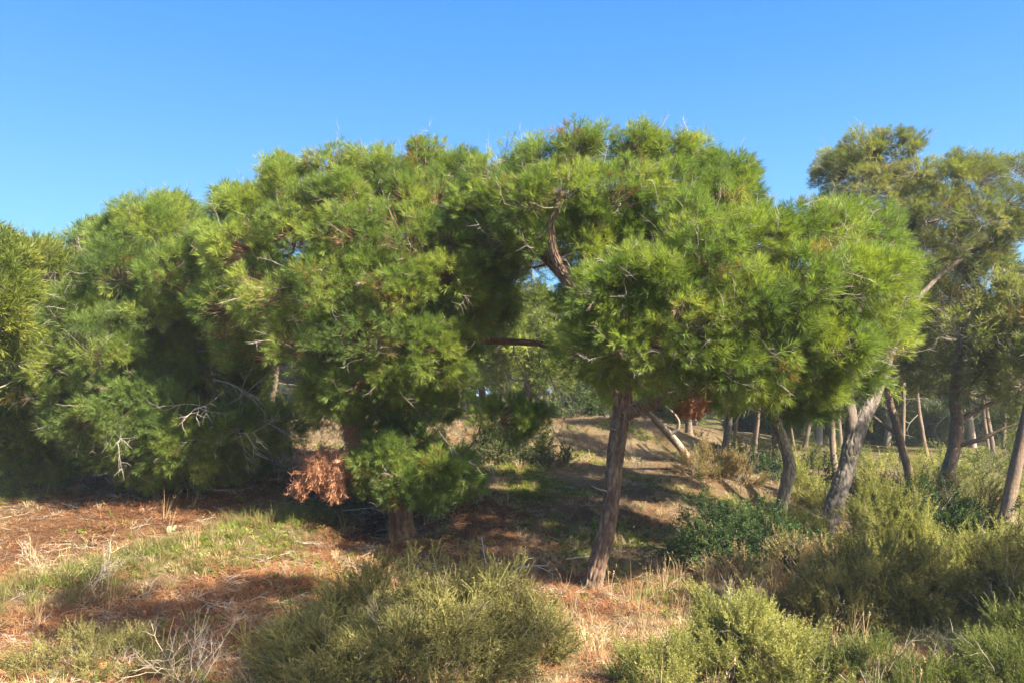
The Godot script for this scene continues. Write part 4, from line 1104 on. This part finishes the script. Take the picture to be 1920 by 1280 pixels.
func lay(called: String, label: String, category: String, meshes: Array, mat: Material, count: int, accept: Callable, pal: Array, lo: float, hi: float, tilt: float) -> void:
	var pts := spread(count, accept)
	var xf: Array = []
	var cols: Array = []
	for k in meshes.size():
		xf.append([]); cols.append(PackedColorArray())
	for p in pts:
		var u := rng.randi() % meshes.size()
		var s := rf(lo, hi) * (1.0 + 0.4 * fine.get_noise_2d(p.x * 5.0, p.z * 5.0))
		xf[u].append(Transform3D(along(Vector3.UP + rv() * tilt, rf(0, TAU), s), p))
		var t := clampf(0.5 + lump.get_noise_2d(p.x * 9.0, p.z * 9.0) + rf(-0.3, 0.3), 0.0, 1.0)
		cols[u].append(mixc(pal[0], pal[1], t) * rf(0.85, 1.15))
	var o: Node3D
	for u in meshes.size():
		if u == 0:
			o = scatter(called, meshes[u], mat, xf[u], cols[u], self)
			tag(o, label, category, "", "stuff")
		else:
			scatter(called, meshes[u], mat, xf[u], cols[u], o)

func ground_cover() -> void:
	rng.seed = 2200
	var dry_a := blades(20, 0.20, 0.0045, 0.8, true)
	var dry_b := blades(14, 0.30, 0.004, 0.5, true)
	var low := blades(26, 0.10, 0.005, 1.3, false)
	var lush := blades(24, 0.13, 0.006, 0.8, false)
	var weed := blades(9, 0.5, 0.005, 0.3, true)
	lay("dry_grass", "dry straw grass over the sunny slope", "grass", [dry_a, low, low], M.dry, 7500,
		func(x, z): return clampf((1.0 - 1.0 * litter_at(x, z)) * (0.40 + 0.9 * lump.get_noise_2d(x * 6.0, z * 6.0 + 10.0)), 0.02, 1.0), [Color(0.35, 0.26, 0.14), Color(0.50, 0.42, 0.25)], 0.45, 1.0, 0.25)
	lay("green_grass", "short green grass and weeds in patches between the pines", "grass", [lush, herb(), herb()], M.leaf, 9000,
		func(x, z): return clampf((green_at(x, z) - 0.12) * 1.8 * (1.0 - 0.9 * litter_at(x, z)), 0.0, 1.0), [Color(0.12, 0.17, 0.035), Color(0.24, 0.29, 0.055)], 0.6, 1.2, 0.25)
	lay("needle_litter", "fallen brown pine needles under the trees", "litter", [litter_patch(), litter_patch()], M.dry, 9000,
		func(x, z): return clampf(0.25 + litter_at(x, z), 0.0, 1.0), [Color(0.24, 0.105, 0.05), Color(0.40, 0.22, 0.11)], 0.8, 1.4, 0.12)
	var sticks: Array = []
	for k in 3:
		var b := Buf.new()
		for t in 3:
			twig_fork(b, Vector3(rf(-0.1, 0.1), 0.012, rf(-0.1, 0.1)), Vector3(rf(-1, 1), rf(0.0, 0.12), rf(-1, 1)), rf(0.12, 0.3), 0.0045, Color(1, 1, 1) * rf(0.7, 1.2), 1)
		sticks.append(b.mesh())
	lay("fallen_twigs", "small fallen twigs scattered over the needle litter", "twigs", sticks, M.wood, 1500,
		func(x, z): return clampf(0.2 + litter_at(x, z), 0.0, 1.0), [Color(0.20, 0.14, 0.10), Color(0.42, 0.36, 0.30)], 0.6, 1.3, 0.15)
	var cone := Buf.new()
	for j in 7:
		var rr := 0.021 * sin(PI * (j + 0.7) / 7.6)
		for t in 7:
			var an := TAU * (t + 0.5 * (j % 2)) / 7.0
			var o := Vector3(cos(an), 0.0, sin(an))
			var sd := o.cross(Vector3.UP) * 0.008
			var p := Vector3.UP * (0.008 + j * 0.0085)
			cone.tri(p + sd, p - sd, p + o * (rr + 0.007) + Vector3.UP * 0.006, Color(1, 1, 1) * (0.8 + 0.06 * t))
	lay("pine_cones", "brown pine cones lying on the needle litter", "cones", [cone.mesh()], M.dry, 260,
		func(x, z): return clampf(litter_at(x, z), 0.0, 1.0), [Color(0.20, 0.12, 0.075), Color(0.34, 0.22, 0.14)], 0.9, 1.3, 1.5)
	lay("dry_weeds", "thin dry weed stalks standing on the slope", "weeds", [weed], M.dry, 420,
		func(x, z): return clampf(exp(-(pow((x - 2.0) / 1.6, 2) + pow((z + 10.0) / 2.2, 2))) + 0.10, 0.0, 1.0), [Color(0.22, 0.15, 0.09), Color(0.40, 0.29, 0.16)], 0.6, 1.15, 0.2)
	lay("bank_grass", "long faded green grass on the left bank", "grass", [blades(22, 0.24, 0.005, 0.9, false)], M.leaf, 900,
		func(x, z): return clampf(1.2 * bank_at(x + 0.2, z), 0.0, 1.0), [Color(0.17, 0.16, 0.06), Color(0.26, 0.23, 0.09)], 0.7, 1.2, 0.35)

func on_ground(x: float, z: float, up := 0.0) -> Vector3:
	return Vector3(x, ground_h(x, z) + up, z)

func fallen_things() -> void:
	rng.seed = 3300
	# the bleached leaning trunk, broken off above
	var f := Vector3(3.9, 0.8, -16.6)
	f.y = ground_h(f.x, f.z)
	var o := thing("leaning_dead_trunk", "bleached bare dead trunk leaning left with a hooked side branch", "tree", f)
	part("trunk", bark_mesh([[3.98, f.y - 0.1, -16.6, 0.10], [3.72, f.y + 0.32, -16.45, 0.09], [3.38, f.y + 0.72, -16.2, 0.085], [3.0, f.y + 1.05, -15.8, 0.07], [2.72, f.y + 1.3, -15.5, 0.05]], f, 24, 0.06, Color(0.42, 0.35, 0.28), Color(0.52, 0.45, 0.37), 0.006, false), M.bark, o)
	part("side_branch", bark_mesh([[3.3, f.y + 0.8, -16.1, 0.04], [3.45, f.y + 0.92, -16.05, 0.035], [3.46, f.y + 1.1, -16.0, 0.03], [3.32, f.y + 1.28, -15.95, 0.022], [3.15, f.y + 1.42, -15.9, 0.015]], f, 12, 0.06, Color(0.42, 0.35, 0.28), Color(0.52, 0.45, 0.37), 0.003, false), M.bark, o)
	# fallen branches
	for a in [[0.05, -10.35, 0.30, 0.10, 0.34, "pale fallen branch lying left of the bare curved trunk's foot", 0.02], [0.75, -11.0, 0.5, 0.05, -0.1, "thin pale stick lying behind the fallen branch", 0.009], [-0.35, -10.5, -0.05, 0.22, -0.15, "small bent stick standing left of the fallen branch", 0.008], [-2.75, -12.6, 0.4, 0.05, 0.1, "grey dead twig lying left of the red trunk", 0.01], [7.0, -13.4, 0.55, 0.5, -0.1, "crooked bleached branch rising from the dark green bush", 0.018], [6.2, -14.0, -0.15, 0.8, 0.0, "bleached upright stick in front of the thin leaning trunk", 0.014], [5.9, -15.9, 0.9, 0.0, 0.1, "dark fallen branch behind the forked trunk", 0.03], [7.1, -15.6, -0.9, -0.02, 0.3, "dark fallen branch reaching to the thin leaning trunk", 0.022]]:
		var at := on_ground(a[0], a[1], 0.03)
		var t := thing("fallen_branch", a[5], "branch", at)
		var b := Buf.new()
		var dark: bool = a[5].begins_with("dark")
		var col := Color(0.13, 0.105, 0.085) if dark else Color(0.48, 0.40, 0.32)
		var d := Vector3(a[2], a[3], a[4])
		var n := 6
		var pts := PackedVector3Array()
		var rad := PackedFloat32Array()
		for k in n:
			pts.append(d * (1.4 * k / (n - 1.0)) + rv() * 0.02 * d.length())
			rad.append(a[6] * (1.0 - 0.7 * k / (n - 1.0)))
		b.tube(pts, rad, 7, col)
		part("stem", b.mesh(), M.wood, t)
		for k in 3:
			var b2 := Buf.new()
			twig_fork(b2, pts[2 + k], d.normalized() + rv() * 0.7, d.length() * rf(0.3, 0.6), a[6] * 0.5, col, 1)
			part("twig", b2.mesh(), M.wood, t)
	# twiggy dead plants on the left
	for a in [[-5.6, -9.3, "pale leafless bush on the sunny patch at the left"], [-4.55, -8.6, "pale leafless plant right of the larger leafless bush"], [-2.6, -6.3, "leafless twiggy plant at the bottom edge, left of the olive shrub"]]:
		var t := thing("leafless_bush", a[2], "shrub", on_ground(a[0], a[1]))
		for k in 7:
			var b := Buf.new()
			twig_fork(b, rv() * Vector3(0.12, 0.0, 0.12), Vector3(rf(-0.8, 0.8), 1.0, rf(-0.5, 0.5)), rf(0.25, 0.42), 0.006, mixc(Color(0.42, 0.32, 0.22), Color(0.55, 0.47, 0.36), rng.randf()), 2)
			part("branch", b.mesh(), M.wood, t)
	# sawn logs
	log_piece("short_log", "short sawn log lying beside the grey green shrub", on_ground(3.16, -8.95, 0.06), Vector3(0.17, -0.03, 0.30), 0.05, Color(0.30, 0.235, 0.18))
	log_piece("short_log", "thinner dark log lying left of the short sawn log", on_ground(2.95, -9.0, 0.03), Vector3(0.22, 0.0, 0.32), 0.022, Color(0.22, 0.18, 0.15))
	# a piece of red brick
	var bk := thing("brick_piece", "orange red piece of brick lying in front of the sawn logs", "brick", on_ground(2.86, -8.55, 0.012))
	bk.rotation = Vector3(0.12, -0.75, 0.08)
	var box := Buf.new()
	slab(box, Vector3(0.12, 0.028, 0.05), 0.006, Color(0.47, 0.135, 0.062))
	part("body", box.mesh(), M.plain, bk)
	var lip := Buf.new()
	slab(lip, Vector3(0.115, 0.004, 0.045), 0.002, Color(0.52, 0.19, 0.10))
	var lp := part("face", lip.mesh(), M.plain, bk)
	lp.position = Vector3(0, 0.0295, 0)
	# prickly pear seedlings
	for a in [[-4.84, -11.0, 0.13, "single upright pale cactus pad on the left bank"], [-4.80, -9.65, 0.11, "pair of grey green cactus pads lower on the left bank"], [-4.45, -10.9, 0.05, "tiny pale cactus pad right of the upright one"]]:
		var t := thing("prickly_pear", a[3], "cactus", on_ground(a[0], a[1]))
		for k in 2 if a[2] > 0.1 else 1:
			var pd := pad_mesh(a[2] * (1.0 - 0.25 * k))
			var p := part("pad", pd, M.plain, t)
			p.rotation = Vector3(rf(-0.2, 0.2), rf(-0.6, 0.6) + 0.9 * k, (0.12 if k == 0 else -0.9))
			p.position = Vector3(0.0, -0.01, 0.0) if k == 0 else Vector3(0.03, a[2] * 0.4, 0.0)

func pad_mesh(s: float) -> ArrayMesh:
	var b := Buf.new()
	var sm := SphereMesh.new()
	sm.radius = 0.5; sm.height = 1.0; sm.radial_segments = 20; sm.rings = 10
	var arr := sm.get_mesh_arrays()
	var vs: PackedVector3Array = arr[Mesh.ARRAY_VERTEX]
	for p in vs:
		var y := p.y + 0.5
		var w := 0.55 * (0.55 + 0.75 * y - 0.25 * y * y)
		b.v.append(Vector3(p.x * w * 1.25, y, p.z * 0.17) * s)
		b.n.append(Vector3(p.x, p.y, p.z * 6.0).normalized())
		b.c.append(Color(0.27, 0.34, 0.20))
	b.i = arr[Mesh.ARRAY_INDEX]
	return b.mesh()

func slab(b: Buf, half: Vector3, bev: float, col: Color) -> void:
	# a box with bevelled, slightly chipped edges
	var ring := func(y: float, g: float) -> PackedVector3Array:
		var x: float = half.x - g
		var z: float = half.z - g
		var c := bev
		return PackedVector3Array([Vector3(x - c, y, z), Vector3(x, y, z - c), Vector3(x, y, -z + c), Vector3(x - c, y, -z), Vector3(-x + c, y, -z), Vector3(-x, y, -z + c), Vector3(-x, y, z - c), Vector3(-x + c, y, z)])
	var rings := [ring.call(-half.y, bev), ring.call(-half.y + bev, 0.0), ring.call(half.y - bev, 0.0), ring.call(half.y, bev)]
	for k in 3:
		for j in 8:
			var a: Vector3 = rings[k][j]
			var c: Vector3 = rings[k][(j + 1) % 8]
			var d: Vector3 = rings[k + 1][(j + 1) % 8]
			var e: Vector3 = rings[k + 1][j]
			b.quad(a, e, d, c, col)
	for j in 6:
		b.tri(rings[3][0], rings[3][j + 2], rings[3][j + 1], col)
		b.tri(rings[0][0], rings[0][j + 1], rings[0][j + 2], col)

func log_piece(called: String, label: String, at: Vector3, d: Vector3, r: float, col: Color) -> void:
	var t := thing(called, label, "log", at)
	part("bark", bark_mesh([[at.x, at.y, at.z, r], [at.x + d.x * 0.5, at.y + d.y * 0.5 + 0.01, at.z + d.z * 0.5, r * 0.95], [at.x + d.x, at.y + d.y, at.z + d.z, r * 0.85]], at, 20, 0.03, col, col * 1.3, 0.004, false), M.bark, t)
	for e in 2:
		var b := Buf.new()
		var c := Vector3.ZERO if e == 0 else d
		var n := d.normalized() * (-1.0 if e == 0 else 1.0)
		var x := n.cross(Vector3.UP).normalized()
		var y := n.cross(x)
		for k in 14:
			var a := TAU * k / 14
			var a2 := TAU * (k + 1) / 14
			b.tri(c + n * 0.003, c + (x * cos(a2) + y * sin(a2)) * r * 0.98, c + (x * cos(a) + y * sin(a)) * r * 0.98, Color(0.50, 0.38, 0.24))
		part("sawn_end", b.mesh(), M.plain, t)
